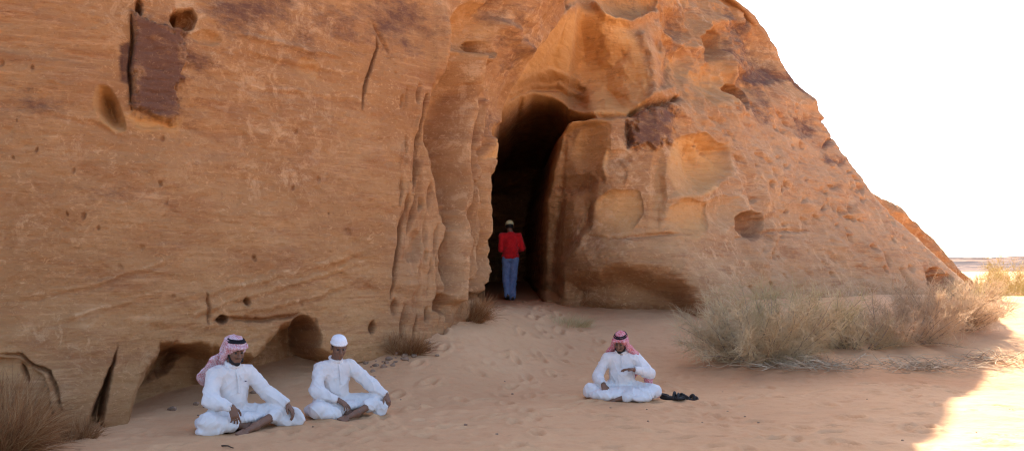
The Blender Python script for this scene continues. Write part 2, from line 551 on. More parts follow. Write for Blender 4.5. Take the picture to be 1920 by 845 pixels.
def line_d(px, py, pts):
    d = np.full(px.shape, 1e9); tt = np.zeros(px.shape)
    n = len(pts) - 1
    for i in range(n):
        ax, ay = pts[i]; cx, cy = pts[i + 1]
        ex, ey = cx - ax, cy - ay
        t = np.clip(((px - ax) * ex + (py - ay) * ey) / (ex * ex + ey * ey + 1e-9), 0, 1)
        q = np.hypot(px - ax - t * ex, py - ay - t * ey)
        m = q < d
        d = np.where(m, q, d); tt = np.where(m, (i + t) / n, tt)
    return d, tt


def line(pts, depth, w, taper=True, och=0, var=0, brn=0, pal=0, p=2.0, wob=2):
    """groove (depth>0) or rib along a polyline"""
    xs = [q[0] for q in pts]; ys = [q[1] for q in pts]
    m = w * 3
    I = sub(min(xs) - m, max(xs) + m, min(ys) - m, max(ys) + m)
    d, t = line_d(PX[I] + .3 * WX[I] + wob * RAGX[I], PY[I] + .3 * WY[I] + wob * RAGY[I], pts)
    ww = w * (0.35 + 0.65 * np.sin(np.clip(t, 0.02, .98) * PI) ** .6) if taper else w
    g = np.exp(-(d / ww) ** p)
    H[I] += depth * g * (np.sin(np.clip(t, .03, .97) * PI) ** .5 if taper else 1)
    for A, v in ((OCH, och), (VAR, var), (BRN, brn), (PAL, pal)):
        if v: A[I] = np.maximum(A[I], g * v)


def scoop(cx, cy, a, b, depth, rot=0, p=.5, och=0, var=0, brn=0, pal=0, shift=(0, 0), crisp=(.6, -.8)):
    """hollow with a crisp rim (p=.5) or a soft one (p=2); shift moves its deepest point"""
    m = max(a, b) * 1.3
    I = sub(cx - m, cx + m, cy - m, cy + m)
    r = math.radians(rot)
    dx = QX[I] - cx; dy = QY[I] - cy
    u = (dx * math.cos(r) + dy * math.sin(r)) / a; v = (-dx * math.sin(r) + dy * math.cos(r)) / b
    q = u * u + v * v
    th = np.arctan2(v, u)
    q = q * (1 + .16 * np.sin(2 * th + cx) + .10 * np.sin(3 * th + cy) + .05 * np.sin(7 * th + cx * .7))
    c = (dx * crisp[0] + dy * crisp[1]) / max(a, b)
    pe = p + max(0, 2.0 - p) * sstep(.35, -.75, c)
    f = np.clip(1 - q, 0, 1) ** pe
    f = f * (1 + shift[0] * u + shift[1] * v)
    H[I] += depth * f
    g = sstep(1.15, .75, q) * (1 - .6 * sstep(.1, -.9, c))
    for A, val in ((OCH, och), (VAR, var), (BRN, brn), (PAL, pal)):
        if val: A[I] = np.maximum(A[I], g * val)


# ---- large shapes -------------------------------------------------
H += 0.28 * fbm(X * .33, Y * .33, ZZ * .33, 3, 1) * sstep(-.2, 1.5, ZZ) * (1 - .65 * sstep(1500, 1700, SS))
# undercut foot of the left wall
poly([(226, 830), (246, 742), (275, 690), (312, 650), (372, 642), (432, 652), (480, 668), (512, 622), (560, 594), (598, 600), (604, 650),
      (640, 676), (705, 684), (705, 1000), (226, 1000)], 1.0, 40, 3, rag=9)
# foot of the wall spreads forward at far left
H -= 0.55 * sstep(1.3, -.2, ZZ) * (1 - sstep(120, 330, SS)) * (SS > -600)
# right foot: the bulge right of the cave pushed forward, rounded top
poly([(1035, 620), (1046, 500), (1085, 452), (1180, 446), (1290, 462), (1345, 505), (1375, 560), (1380, 640)], -0.60, 75, 12)
refresh()
# alcove above and right of the cave
poly([(905, 300), (922, 240), (944, 172), (976, 100), (1020, 58), (1086, 18), (1150, 26), (1200, 80), (1222, 150), (1208, 196), (1180, 216), (1129, 220),
      (1060, 246), (1000, 300)], 1.25, 85, 3, och=.95)
# the rounded wall on the right side of the cave mouth turns in towards the dark
I, sd = poly([(1000, 560), (1000, 420), (1010, 300), (1046, 232), (1090, 219), (1150, 222), (1142, 300), (1120, 350), (1112, 400),
      (1094, 440), (1062, 490), (1056, 560)], 0, 10, och=.30, brn=.12, edge=22)
H[I] += 1.3 * np.clip((1142 - QX[I]) / 118, 0, 1) ** 1.5 * sstep(-2, 16, -sd)
refresh()
scoop(1108, 280, 42, 58, .26, 30, 1.0, och=.95)
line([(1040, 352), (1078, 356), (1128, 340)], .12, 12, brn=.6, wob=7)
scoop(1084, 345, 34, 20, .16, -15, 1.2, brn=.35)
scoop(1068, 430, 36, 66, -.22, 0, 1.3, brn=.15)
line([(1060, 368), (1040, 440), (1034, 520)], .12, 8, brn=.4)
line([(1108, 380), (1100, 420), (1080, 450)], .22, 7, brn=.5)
# the cave itself
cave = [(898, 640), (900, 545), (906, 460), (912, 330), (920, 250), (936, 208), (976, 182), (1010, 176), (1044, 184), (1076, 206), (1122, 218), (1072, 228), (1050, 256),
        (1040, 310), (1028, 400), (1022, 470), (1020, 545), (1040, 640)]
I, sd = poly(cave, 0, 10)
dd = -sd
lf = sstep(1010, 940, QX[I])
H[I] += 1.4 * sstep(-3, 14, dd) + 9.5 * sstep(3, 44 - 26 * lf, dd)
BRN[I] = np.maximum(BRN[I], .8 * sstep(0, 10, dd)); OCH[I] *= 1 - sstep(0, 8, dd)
# layered brown ceiling of the alcove
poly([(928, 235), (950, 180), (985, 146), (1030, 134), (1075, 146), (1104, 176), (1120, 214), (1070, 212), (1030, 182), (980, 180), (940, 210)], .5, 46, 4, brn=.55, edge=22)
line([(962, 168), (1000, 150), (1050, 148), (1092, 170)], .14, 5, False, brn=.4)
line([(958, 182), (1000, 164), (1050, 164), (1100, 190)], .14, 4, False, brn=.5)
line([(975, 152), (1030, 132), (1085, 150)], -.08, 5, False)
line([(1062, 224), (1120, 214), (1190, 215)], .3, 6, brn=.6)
scoop(1146, 192, 44, 26, .22, 0, .7, och=1, crisp=(0, .9))

# ---- fluted pillar left of the cave ---------------------------------
line([(930, 227), (950, 158), (977, 96), (1025, 56), (1080, 14)], -.22, 9, False)
line([(916, 260), (910, 340), (904, 440), (898, 540)], -.14, 6, False)
line([(852, 108), (848, 170), (842, 250), (836, 320), (832, 390)], .62, 19, True, wob=0, och=.3, brn=.25, p=2.5)
line([(824, 150), (816, 240), (820, 320)], .25, 14, True, och=.3)
line([(868, 160), (862, 250), (853, 330), (846, 392)], .45, 10, brn=.5)
line([(876, 110), (873, 200), (864, 300), (857, 380), (852, 470), (846, 560)], -.30, 8, False, pal=.7)
line([(800, 178), (790, 240), (781, 310), (774, 360)], .30, 5, brn=.5)
line([(786, 330), (776, 395), (766, 440)], .12, 4, brn=.3)
line([(806, 340), (800, 392)], .10, 4, brn=.4)
line([(826, 372), (836, 402), (842, 430)], .38, 7, brn=.7)
line([(838, 430), (836, 480), (834, 530)], .40, 7, brn=.6)
line([(836, 480), (832, 545)], .22, 8, brn=.4)
line([(888, 190), (880, 280), (872, 380), (868, 500)], .30, 4.5, brn=.25)
line([(905, 210), (897, 300), (890, 400), (886, 500)], .28, 4, brn=.25)
line([(898, 190), (889, 290), (881, 400), (876, 520)], -.16, 4, False, pal=.6)
line([(862, 400), (864, 450), (858, 520)], .14, 6, brn=.35)
line([(893, 420), (894, 480), (884, 545)], .18, 7, brn=.4)
line([(766, 380), (752, 430), (742, 500), (734, 560)], .12, 3, brn=.4)
vr = random.Random(17)
for i in range(150):
    x = vr.uniform(750, 912); y = vr.uniform(150, 590); l = vr.uniform(15, 70)
    line([(x, y), (x - l * .05 + vr.uniform(-3, 3), y + l * .5), (x - l * .12, y + l)], vr.uniform(-.06, .11), vr.uniform(1.8, 3.6), brn=vr.uniform(0, .4), pal=vr.choice((0, 0, .5)))
line([(790, 450), (770, 510), (756, 560)], -.12, 16, True)
scoop(884, 552, 12, 10, .3, 0, .5, brn=.7)
scoop(824, 574, 16, 20, .35, 0, .5, brn=.6)
scoop(778, 470, 10, 44, .14, 6, 1)
line([(700, 604), (698, 625)], .16, 5, brn=.5)
line([(741, 560), (740, 590)], .10, 4, brn=.4)
# hollow high on the pillar
scoop(880, 60, 52, 58, .42, 15, 1.0, och=.5)
scoop(905, 96, 15, 16, .5, 0, .5, brn=.8, och=.2)
line([(862, 98), (888, 106), (908, 112), (924, 98)], -.2, 7, pal=.5)
scoop(930, 30, 28, 40, .25, 30, 1, var=.5)
line([(915, 20), (960, 60), (970, 110)], -.16, 14)
line([(822, 10), (828, 80), (812, 150)], -.15, 14, True)

# ---- left wall ----------------------------------------------------------
# dark slab standing proud of the wall
poly([(247, 20), (300, 48), (345, 70), (342, 150), (346, 205), (330, 224), (262, 223), (248, 205)], -.10, 7, 2, var=1.0, edge=22, rag=26)
line([(246, 30), (249, 80), (244, 130), (248, 205)], .20, 3, True, brn=.6)
for yy in (96, 128, 150, 172, 190, 206):
    line([(250 + yy % 13, yy), (290, yy + 5), (330 - yy % 17, yy + 3)], .018, 2.0, pal=.7, wob=9)
line([(258, 0), (262, 30)], .25, 5, brn=.6)
poly([(222, 85), (246, 80), (246, 165), (228, 150)], .02, 6, var=.8)
poly([(340, 80), (372, 100), (420, 122), (372, 132), (340, 120)], .01, 12, var=.8, edge=16)
poly([(232, 215), (345, 222), (330, 246), (262, 244)], .05, 10, och=.8, edge=8)
scoop(345, 40, 23, 26, .42, 30, .5, brn=.75, och=.3)
scoop(336, 32, 10, 13, .35, 0, .6, brn=.6)
scoop(383, 72, 30, 14, .10, 10, 1, och=.2)
scoop(203, 202, 27, 46, .34, -22, .8, och=.8, shift=(.5, 0), crisp=(.9, -.4))
line([(196, 172), (212, 190), (222, 222)], .10, 7, brn=.35, wob=4)
line([(705, 66), (708, 90), (695, 130), (684, 165), (679, 205)], .10, 2.4, brn=.55)
line([(440, 62), (500, 76), (580, 98), (640, 104)], -.05, 6, pal=.7)
line([(700, 45), (730, 100)], .06, 3, brn=.4)
scoop(575, 132, 22, 22, .05, 0, .7, och=.35, pal=.4)
for q in [[(300, 600), (420, 570), (560, 528), (690, 486)], [(330, 560), (470, 530), (640, 480)], [(360, 620), (470, 585), (600, 552), (700, 515)], [(30, 560), (180, 530), (330, 480)],
          [(420, 545), (560, 512), (720, 455)], [(60, 610), (200, 575), (300, 545)], [(450, 90), (560, 118), (690, 140)], [(420, 150), (560, 172), (700, 190)], [(60, 200), (180, 226), (240, 250)]]:
    line(q, -.014, 3.5, pal=.9, wob=6)
    line([(x_, y_ + 9) for x_, y_ in q], .014, 4, brn=.3, wob=6)
# bottom left: cracks, the triangular gap, bits of arch
poly([(156, 806), (176, 752), (198, 700), (216, 648), (206, 716), (196, 770), (190, 812)], .55, 12, 2, brn=.35, rag=5)
line([(-10, 664), (40, 664), (62, 684), (92, 700), (104, 736), (112, 770)], .16, 4, True, brn=.45, wob=7)
line([(38, 684), (50, 718)], .14, 4, brn=.4)
poly([(-40, 668), (40, 668), (86, 704), (104, 780), (-40, 800)], .10, 8)
line([(385, 548), (392, 578), (388, 608)], .07, 3, brn=.5, wob=6)
line([(400, 600), (470, 602), (530, 596), (560, 588)], .12, 4, brn=.5, wob=7)
scoop(415, 604, 14, 8, .3, 0, .6, brn=.6)
line([(392, 650), (380, 690), (372, 716)], -.3, 14)
poly([(300, 640), (336, 636), (372, 650), (340, 672), (318, 700), (276, 720), (258, 730), (280, 690)], .30, 18, brn=.35, rag=8)
scoop(566, 640, 34, 48, .5, 5, .8, brn=.55)
line([(462, 560), (466, 575)], .15, 5, brn=.6)
poly([(600, 500), (660, 470), (650, 560), (606, 600)], .05, 24, och=.15)

# ---- right of the cave -----------------------------------------------------
scoop(1168, 6, 60, 38, .62, 8, .6, och=.55, brn=.2)
line([(1118, 8), (1135, 32), (1180, 46), (1225, 26)], -.25, 7, False, pal=.6)
line([(1204, 70), (1224, 110), (1228, 165), (1204, 205)], -.22, 9, False)
# varnished block with the crack over it
poly([(1182, 214), (1208, 198), (1262, 206), (1266, 272), (1220, 280), (1180, 268)], -.16, 12, 4, var=.8, edge=20, rag=20)
line([(1184, 212), (1210, 200), (1250, 192), (1272, 184)], .38, 5, False, brn=.7)
line([(1176, 226), (1182, 262), (1178, 276)], .28, 5, brn=.6)
line([(1196, 196), (1232, 178), (1268, 160)], -.15, 8)
# big golden scoop and the panel scoops below
scoop(1302, 312, 58, 56, .55, -20, .7, och=1, shift=(.55, .1))
line([(1252, 372), (1310, 366), (1352, 340)], -.12, 9, pal=.5)
scoop(1156, 402, 48, 48, .22, 0, .6, och=.6)

scoop(1150, 296, 36, 22, .12, 20, .8, pal=.8)
line([(1140, 276), (1128, 310), (1136, 338)], -.12, 7, pal=.9)
line([(1166, 300), (1180, 320), (1172, 350)], -.08, 6, pal=.8)
scoop(1232, 360, 18, 80, .16, 0, 1.2, och=.25)
scoop(1290, 410, 44, 36, .32, 10, .6, och=.6)
scoop(1405, 422, 24, 34, .60, -20, .5, brn=.5)
scoop(1345, 404, 36, 40, .2, 20, 1, och=.2)
line([(1096, 440), (1160, 446), (1240, 440), (1300, 438)], .09, 4, True, brn=.3)
line([(1380, 446), (1452, 432)], .10, 4, brn=.3)
line([(1440, 400), (1448, 440), (1446, 480)], -.15, 10)
line([(1456, 432), (1520, 434)], .1, 4, brn=.3)
# long sand-polished nose and the dark undercut beneath it
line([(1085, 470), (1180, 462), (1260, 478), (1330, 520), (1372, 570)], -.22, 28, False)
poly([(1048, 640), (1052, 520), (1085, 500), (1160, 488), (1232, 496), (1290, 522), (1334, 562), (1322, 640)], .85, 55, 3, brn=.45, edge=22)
# hollows of the upper right
scoop(1335, 88, 24, 34, .40, 10, .6, brn=.35, och=.2)
scoop(1322, 82, 10, 22, .3, -10, .6, brn=.5)
scoop(1372, 182, 15, 26, .55, -8, .5, brn=.6)
scoop(1340, 160, 34, 44, .28, 0, .9, och=.45)
line([(1358, 90), (1368, 130), (1376, 158)], -.18, 8)
line([(1312, 60), (1330, 40), (1390, 42)], -.16, 10)
line([(1290, 20), (1310, 50), (1302, 110)], -.14, 12)
line([(1268, 10), (1278, 60), (1262, 120), (1240, 160)], .22, 14, brn=.3, var=.4)
scoop(1288, 120, 20, 50, .22, 12, 1)
scoop(1420, 108, 40, 54, .22, -25, 1)
scoop(1250, 60, 24, 46, .2, 8, 1)
poly([(1385, 138), (1440, 118), (1490, 148), (1440, 164), (1388, 160)], .10, 14, var=.85, edge=12)
poly([(1360, 40), (1410, 30), (1400, 90), (1376, 92)], .10, 14, var=.6, edge=12)
poly([(1462, 225), (1510, 215), (1516, 258), (1478, 262)], .04, 12, var=.7, edge=12)
poly([(1476, 108), (1508, 170), (1508, 190), (1480, 150)], .05, 10, var=.95, edge=8)
poly([(1525, 218), (1560, 260), (1550, 262), (1528, 240)], .08, 8, var=.8, edge=8)
poly([(1522, 285), (1565, 305), (1560, 318), (1530, 305)], .06, 8, var=.8, edge=10)
line([(1540, 262), (1530, 275)], .15, 6, var=.8)
# hollows at the right foot
scoop(1758, 532, 16, 34, .55, -12, .6, brn=.4)
scoop(1782, 540, 10, 30, .45, -8, .6, brn=.5)
line([(1690, 500), (1722, 556)], .14, 4, brn=.3)
line([(1655, 470), (1672, 498)], .22, 6, brn=.45)
line([(1700, 540), (1725, 566)], .22, 5, brn=.4)
line([(1548, 470), (1590, 505)], .1, 8)
# knuckled, hollowed rock of the upper right
wt = sstep(1195, 1240, QX) * sstep(1500, 1330, QX) * sstep(300, 180, QY)
tf = fbm(X * 1.25, Y * .8, ZZ * .85, 4, 77, .5, True)
H += .34 * (.45 - tf) * wt
PAL = np.maximum(PAL, .8 * wt * sstep(.35, .7, tf)); OCH = np.maximum(OCH, .55 * wt * sstep(.1, -.35, tf))
# a hanging apron of rock running down to the right
apron = sstep(0, 70, (QX - 1262) - (QY - 165) * .55) * sstep(150, 200, QY) * FRONT
H -= .30 * apron * sstep(420, 330, QY)
line([(1240, 180), (1290, 230), (1345, 300), (1372, 350), (1388, 395)], -.22, 12, False, pal=.6)
line([(1275, 190), (1335, 250), (1400, 330), (1430, 400)], -.14, 9, False, pal=.5)
line([(1300, 250), (1345, 290), (1362, 330)], .14, 5)
# slanting pits of the flank
pr = random.Random(11)
for i in range(130):
    s = pr.random(); v = pr.random()
    y = 190 + v * 380
    x0 = 1300 if y < 330 else 1400
    x1 = 1390 + (y - 20) * .74
    x = x0 + s * (x1 - x0)
    l = pr.uniform(6, 22); a = math.radians(pr.gauss(52, 12))
    line([(x, y), (x + l * math.cos(a), y + l * math.sin(a))], pr.uniform(.03, .12), pr.uniform(2.0, 4.0), brn=pr.uniform(0, .35))
for i in range(60):
    y = 180 + pr.random() * 340; x = 1330 + pr.random() * (70 + (y - 20) * .70)
    l = pr.uniform(50, 130); a = math.radians(pr.gauss(46, 8))
    line([(x, y), (x + l * math.cos(a), y + l * math.sin(a))], pr.uniform(-.10, .07), pr.uniform(6, 12))
# little pits of the left wall
for i in range(16):
    x = pr.uniform(-20, 860); y = pr.uniform(0, 600)
    r = pr.uniform(1.8, 4.6) * (1.5 if pr.random() < .12 else 1)
    scoop(x, y, r, r * pr.uniform(1, 2.2), pr.uniform(.02, .06), pr.uniform(-30, 30), 1.2, brn=pr.uniform(.0, .4))
for (x, y, r) in [(158, 402, 8), (312, 380, 7), (140, 318, 5), (4, 118, 8), (60, 130, 6), (186, 425, 6), (303, 262, 6), (545, 350, 5), (553, 245, 5), (72, 280, 5)]:
    scoop(x, y, r * .75, r * 1.2, .035, 20, 1.5, brn=.35)

# ---- stains ---------------------------------------------------------------
PAL = np.maximum(PAL, .75 * sstep(-.05, .35, fbm(X * .45, Y * .45, ZZ * .6, 3, 31)))
DUST = sstep(1230, 1420, PX) * sstep(120, 260, PY) * FRONT + .6 * sstep(700, 760, PX) * sstep(920, 880, PX) * sstep(350, 480, PY)
VAR = np.maximum(VAR, .55 * sstep(.18, .5, fbm(X * .5, Y * .5, ZZ * .55, 3, 41)) * sstep(2.6, 4.2, ZZ))
for (x, y, a, b, v) in [(470, 18, 110, 40, .8), (740, 40, 90, 60, .7), (640, 40, 80, 45, .5), (330, 110, 70, 110, .35), (180, 365, 90, 22, .35), (60, 190, 90, 26, .35), (960, 50, 60, 90, .35)]:
    g = np.exp(-((QX - x) / a) ** 2 - ((QY - y) / b) ** 2)
    VAR = np.maximum(VAR, v * g)
for (x, y, a, b, v) in [(520, 330, 90, 40, .9), (90, 420, 90, 40, .9), (120, 640, 140, 40, .8), (1500, 380, 160, 120, .45), (470, 690, 90, 40, .6), (560, 240, 60, 80, .7), (130, 250, 70, 60, .6)]:
    g = np.exp(-((QX - x) / a) ** 2 - ((QY - y) / b) ** 2)
    PAL = np.maximum(PAL, v * g)

VAR *= 1 - .9 * np.clip(OCH, 0, 1)
PAL *= 1 - .6 * np.clip(OCH, 0, 1)
# ---- weathering -------------------------------------------------------------
amp = (1 - .75 * sstep(7.8, 9.0, ZZ)) * (1 - .7 * np.clip(OCH, 0, 1))
flank = sstep(1350, 1520, PX) * FRONT
tilt = .9 * fbm(X * .25, Y * .25, ZZ * .5, 2, 56)
bed = fbm(X * .9 + .3 * ZZ, Y * .9, ZZ * 6.5 + .5 * X + 1.5 * tilt, 4, 51)
H += .045 * bed * amp * sstep(-.5, .3, fbm(X * .8, Y * .8, ZZ * .8, 2, 57))
pil = sstep(745, 800, SS) * (1 - sstep(915, 935, SS))
amp = amp * (1 - .6 * pil)
H += (.085 * fbm(X * 4.5, Y * 4.5, ZZ * .55, 3, 58) + .045 * fbm(X * 11, Y * 11, ZZ * 1.0, 3, 59)) * pil
H += .060 * fbm(X * 1.7, Y * 1.7, ZZ * 2.0, 4, 52) * amp
H += .034 * fbm(X * 6, Y * 6, ZZ * 8, 4, 53, .6) * amp
H += .05 * fbm(X * 1.1, Y * 1.1, ZZ * 2.4, 4, 54, ridged=True) * flank * .55
# back and top, out of the picture, only coarse
H += np.where(FRONT, 0, .25 * fbm(X * .5, Y * .5, ZZ * .5, 4, 61))

RX = X + NX * H; RY = Y + NY * H; RZ = ZZ + .02 * fbm(X * 3, Y * 3, ZZ * 3, 3, 55)
# round shoulder and closing top
rows = [(RX, RY, RZ)]
top = np.stack([RX[-1], RY[-1], RZ[-1]], -1)
cap = []
for kk in range(1, 9):
    a = kk / 8
    c = np.stack([top[:, 0] * .85 - .5, np.full(len(S), 27.0), np.full(len(S), 14.0)], -1)
    ring = top * (1 - a) + c * a
    ring[:, 2] = 13.2 + .9 * math.sin(a * PI / 2)
    cap.append(ring)
V = np.concatenate([np.stack([RX, RY, RZ], -1).reshape(-1, 3)] + cap)
pad = lambda A: np.concatenate([A.ravel(), np.zeros(8 * len(S))])
me = mesh_np("rock_outcrop", V, grid_faces(len(Zs) + 8, len(S)), True,
             {"ochre": pad(np.clip(OCH, 0, 1)), "varnish": pad(np.clip(VAR, 0, 1)), "pale": pad(np.clip(PAL, 0, 1)), "brown": pad(np.clip(BRN, 0, 1)), "dust": pad(np.clip(DUST, 0, 1))})
rock = link("rock_outcrop", me, M['rock'])
tag(rock, "huge orange sandstone outcrop with a tall dark cave mouth and hollowed flank", "rock", kind="structure")
print("rock", round(time.time() - T0, 1), len(V))
# ------------------------------------------------------------------ far land
def hills():
    xs = np.linspace(-200, 1400, 420); ys = np.linspace(420, 1500, 60)
    A, B = np.meshgrid(xs, ys)
    f = fbm(A * .004, B * .006, 0 * A, 5, 81)
    t = (B - 420) / 1080
    z = -0.6 + 13 * sstep(.02, .9, t) * (1 + .5 * f) + 5.0 * np.clip(fbm(A * .012, B * .012, 0 * A, 4, 82), 0, 1) * sstep(.05, .5, t)
    z = z - np.clip((A - 500) * .006, -1, 4) * sstep(.1, .9, t)
    z += .6 * np.round(2.2 * fbm(A * .02, B * .05, 0 * A, 3, 83))
    t_ = NT("far_rock_bands")
    c = t_.ramp(t_.noise(.05, 5, .7, t_.mapping((.35, 1.0, 4))), [(.38, (.018, .009, .009)), (.5, (.036, .016, .014)), (.57, (.20, .12, .08)), (.68, (.045, .021, .018))])
    o = link("hills", mesh_np("hills", np.stack([A, B, z], -1).reshape(-1, 3), grid_faces(60, 420), True), t_.done(c))
    tag(o, "low banded reddish hills along the horizon beyond the bright plain", "hills", kind="structure")


hills()


def ledge():
    """sunlit shelf of rock showing behind the right flank"""
    n, m = 150, 60
    s = np.linspace(0, 1, n); t = np.linspace(0, 1, m)
    Sg, Tg = np.meshgrid(s, t)
    x = 11.6 + 6.2 * Sg; y = 38 - 2.4 * Tg
    crest = np.interp(s, [0, .24, .35, .47, .58, .76, .86, 1], [4.2, 4.3, 4.0, 3.45, 2.8, 1.6, .9, -.6])[None] + .22 * fbm(Sg * 14, Sg * 0, 0 * Sg, 4, 91)
    z = -0.8 + (crest + .8) * np.sin(Tg * PI) ** .35
    y = y - 1.2 * np.cos(Tg * PI)
    d = .3 * fbm(x * 1.2, y * 1.2, z * 2, 4, 92)
    return mesh_np("rock_ledge", np.stack([x + d * .4, y + d, z + d * .3], -1).reshape(-1, 3), grid_faces(m, n), True,
                   {"pale": np.full(n * m, .6)})


o = link("rock_ledge", ledge(), M['rock'])
tag(o, "pale broken shelf of sandstone just behind the steep right slope", "rock ledge", kind="structure")


# ------------------------------------------------------------------ signed distance figures
class Field:
    def __init__(self, lo, hi, h):
        self.lo = np.array(lo, float); self.h = h
        n = np.ceil((np.array(hi) - self.lo) / h).astype(int) + 1
        self.ax = [self.lo[i] + h * np.arange(n[i]) for i in range(3)]
        self.F = np.full(n, 1.0, np.float32)

    def _win(self, lo, hi, pad):
        sl = []
        for i in range(3):
            a = int(np.searchsorted(self.ax[i], lo[i] - pad)); b = int(np.searchsorted(self.ax[i], hi[i] + pad))
            if b <= a: return None
            sl.append(slice(a, b))
        x = self.ax[0][sl[0]][:, None, None]; y = self.ax[1][sl[1]][None, :, None]; z = self.ax[2][sl[2]][None, None, :]
        return tuple(sl), x, y, z

    def _put(self, sl, d, k, op):
        f = self.F[sl]
        d = d.astype(np.float32)
        if op == 'sub':
            d = -d
            hh = np.clip(.5 - .5 * (f - d) / k, 0, 1)          # smooth max
            self.F[sl] = f * (1 - hh) + d * hh + k * hh * (1 - hh)
        else:
            hh = np.clip(.5 + .5 * (f - d) / k, 0, 1)
            self.F[sl] = f * (1 - hh) + d * hh - k * hh * (1 - hh)

    def cap(self, a, b, r0, r1=None, k=.02, op='add'):
        a = np.array(a, float); b = np.array(b, float)
        r1 = r0 if r1 is None else r1
        R = max(r0, r1)
        wnd = self._win(np.minimum(a, b) - R, np.maximum(a, b) + R, k * 1.6 + .02)
        if wnd is None: return self
        sl, x, y, z = wnd
        e = b - a; L = float(e @ e) + 1e-12
        t = np.clip(((x - a[0]) * e[0] + (y - a[1]) * e[1] + (z - a[2]) * e[2]) / L, 0, 1)
        d = np.sqrt((x - a[0] - t * e[0]) ** 2 + (y - a[1] - t * e[1]) ** 2 + (z - a[2] - t * e[2]) ** 2) - (r0 + t * (r1 - r0))
        self._put(sl, d, k, op)
        return self

    def chain(self, pts, rs, k=.02, op='add'):
        for i in range(len(pts) - 1):
            self.cap(pts[i], pts[i + 1], rs[i], rs[i + 1], k, op)
        return self

    def ell(self, c, r, k=.02, R=None, op='add'):
        c = np.array(c, float); r = np.array(r, float)
        Rm = np.eye(3) if R is None else np.array(R)
        ext = np.sqrt(((Rm * r[None]) ** 2).sum(1))
        wnd = self._win(c - ext, c + ext, k * 1.6 + .02)
        if wnd is None: return self
        sl, x, y, z = wnd
        x = x - c[0]; y = y - c[1]; z = z - c[2]
        u = (x * Rm[0, 0] + y * Rm[1, 0] + z * Rm[2, 0]); v = (x * Rm[0, 1] + y * Rm[1, 1] + z * Rm[2, 1]); w_ = (x * Rm[0, 2] + y * Rm[1, 2] + z * Rm[2, 2])
        k0 = np.sqrt((u / r[0]) ** 2 + (v / r[1]) ** 2 + (w_ / r[2]) ** 2)
        k1 = np.sqrt((u / r[0] ** 2) ** 2 + (v / r[1] ** 2) ** 2 + (w_ / r[2] ** 2) ** 2) + 1e-9
        d = np.where(k0 < 1e-3, -r.min(), k0 * (k0 - 1) / k1)
        self._put(sl, d, k, op)
        return self

    def floor(self, z0):
        z = self.ax[2][None, None, :]
        self.F = np.maximum(self.F, (z0 - z).astype(np.float32))
        return self

    def mesh(self):
        F = self.F
        F[0], F[-1] = 1, 1; F[:, 0], F[:, -1] = 1, 1; F[:, :, 0], F[:, :, -1] = 1, 1
        Sg = F < 0
        n = F.shape
        c = np.zeros((n[0] - 1, n[1] - 1, n[2] - 1), np.int8)
        for i in (0, 1):
            for j in (0, 1):
                for k in (0, 1):
                    c += Sg[i:n[0] - 1 + i, j:n[1] - 1 + j, k:n[2] - 1 + k]
        act = np.argwhere((c > 0) & (c < 8))
        idx = np.full(c.shape, -1, np.int64)
        idx[act[:, 0], act[:, 1], act[:, 2]] = np.arange(len(act))
        pos = np.zeros((len(act), 3)); cnt = np.zeros(len(act))
        cor = [(i, j, k) for i in (0, 1) for j in (0, 1) for k in (0, 1)]
        val = {q: F[act[:, 0] + q[0], act[:, 1] + q[1], act[:, 2] + q[2]].astype(float) for q in cor}
        for q in cor:
            for ax in range(3):
                if q[ax] == 0:
                    q2 = list(q); q2[ax] = 1; q2 = tuple(q2)
                    fa, fb = val[q], val[q2]
                    m = (fa < 0) != (fb < 0)
                    t = np.where(m, fa / np.where(m, fa - fb, 1), 0)
                    p = np.tile(np.array(q, float), (len(act), 1)); p[:, ax] += t
                    pos += p * m[:, None]; cnt += m
        V = self.lo + self.h * (act + pos / cnt[:, None])
        Q = []
        for ax in range(3):
            o1, o2 = [(1, 2), (2, 0), (0, 1)][ax]
            s0 = [slice(None)] * 3; s1 = [slice(None)] * 3
            s0[ax] = slice(0, -1); s1[ax] = slice(1, None)
            A = Sg[tuple(s0)]; B = Sg[tuple(s1)]
            e = np.argwhere(A != B)
            e = e[(e[:, o1] > 0) & (e[:, o2] > 0)]
            fl = A[e[:, 0], e[:, 1], e[:, 2]]

            def cell(d1, d2):
                g = e.copy(); g[:, o1] += d1; g[:, o2] += d2
                return idx[g[:, 0], g[:, 1], g[:, 2]]
            q = np.stack([cell(-1, -1), cell(0, -1), cell(0, 0), cell(-1, 0)], -1)
            q[~fl] = q[~fl][:, ::-1]
            Q.append(q)
        Q = np.concatenate(Q)
        Q = Q[(Q >= 0).all(1)]
        return V, Q


def vnormals(V, Q):
    n = np.cross(V[Q[:, 2]] - V[Q[:, 0]], V[Q[:, 3]] - V[Q[:, 1]])
    N = np.zeros_like(V)
    for i in range(4):
        np.add.at(N, Q[:, i], n)
    return N / (np.linalg.norm(N, axis=1, keepdims=True) + 1e-12)


def smooth(V, Q, it=1, f=.5):
    for _ in range(it):
        A = np.zeros_like(V); c = np.zeros(len(V))
        for a, b in ((0, 1), (1, 2), (2, 3), (3, 0)):
            np.add.at(A, Q[:, a], V[Q[:, b]]); np.add.at(A, Q[:, b], V[Q[:, a]])
            np.add.at(c, Q[:, a], 1); np.add.at(c, Q[:, b], 1)
        V = V * (1 - f) + f * A / c[:, None]
    return V


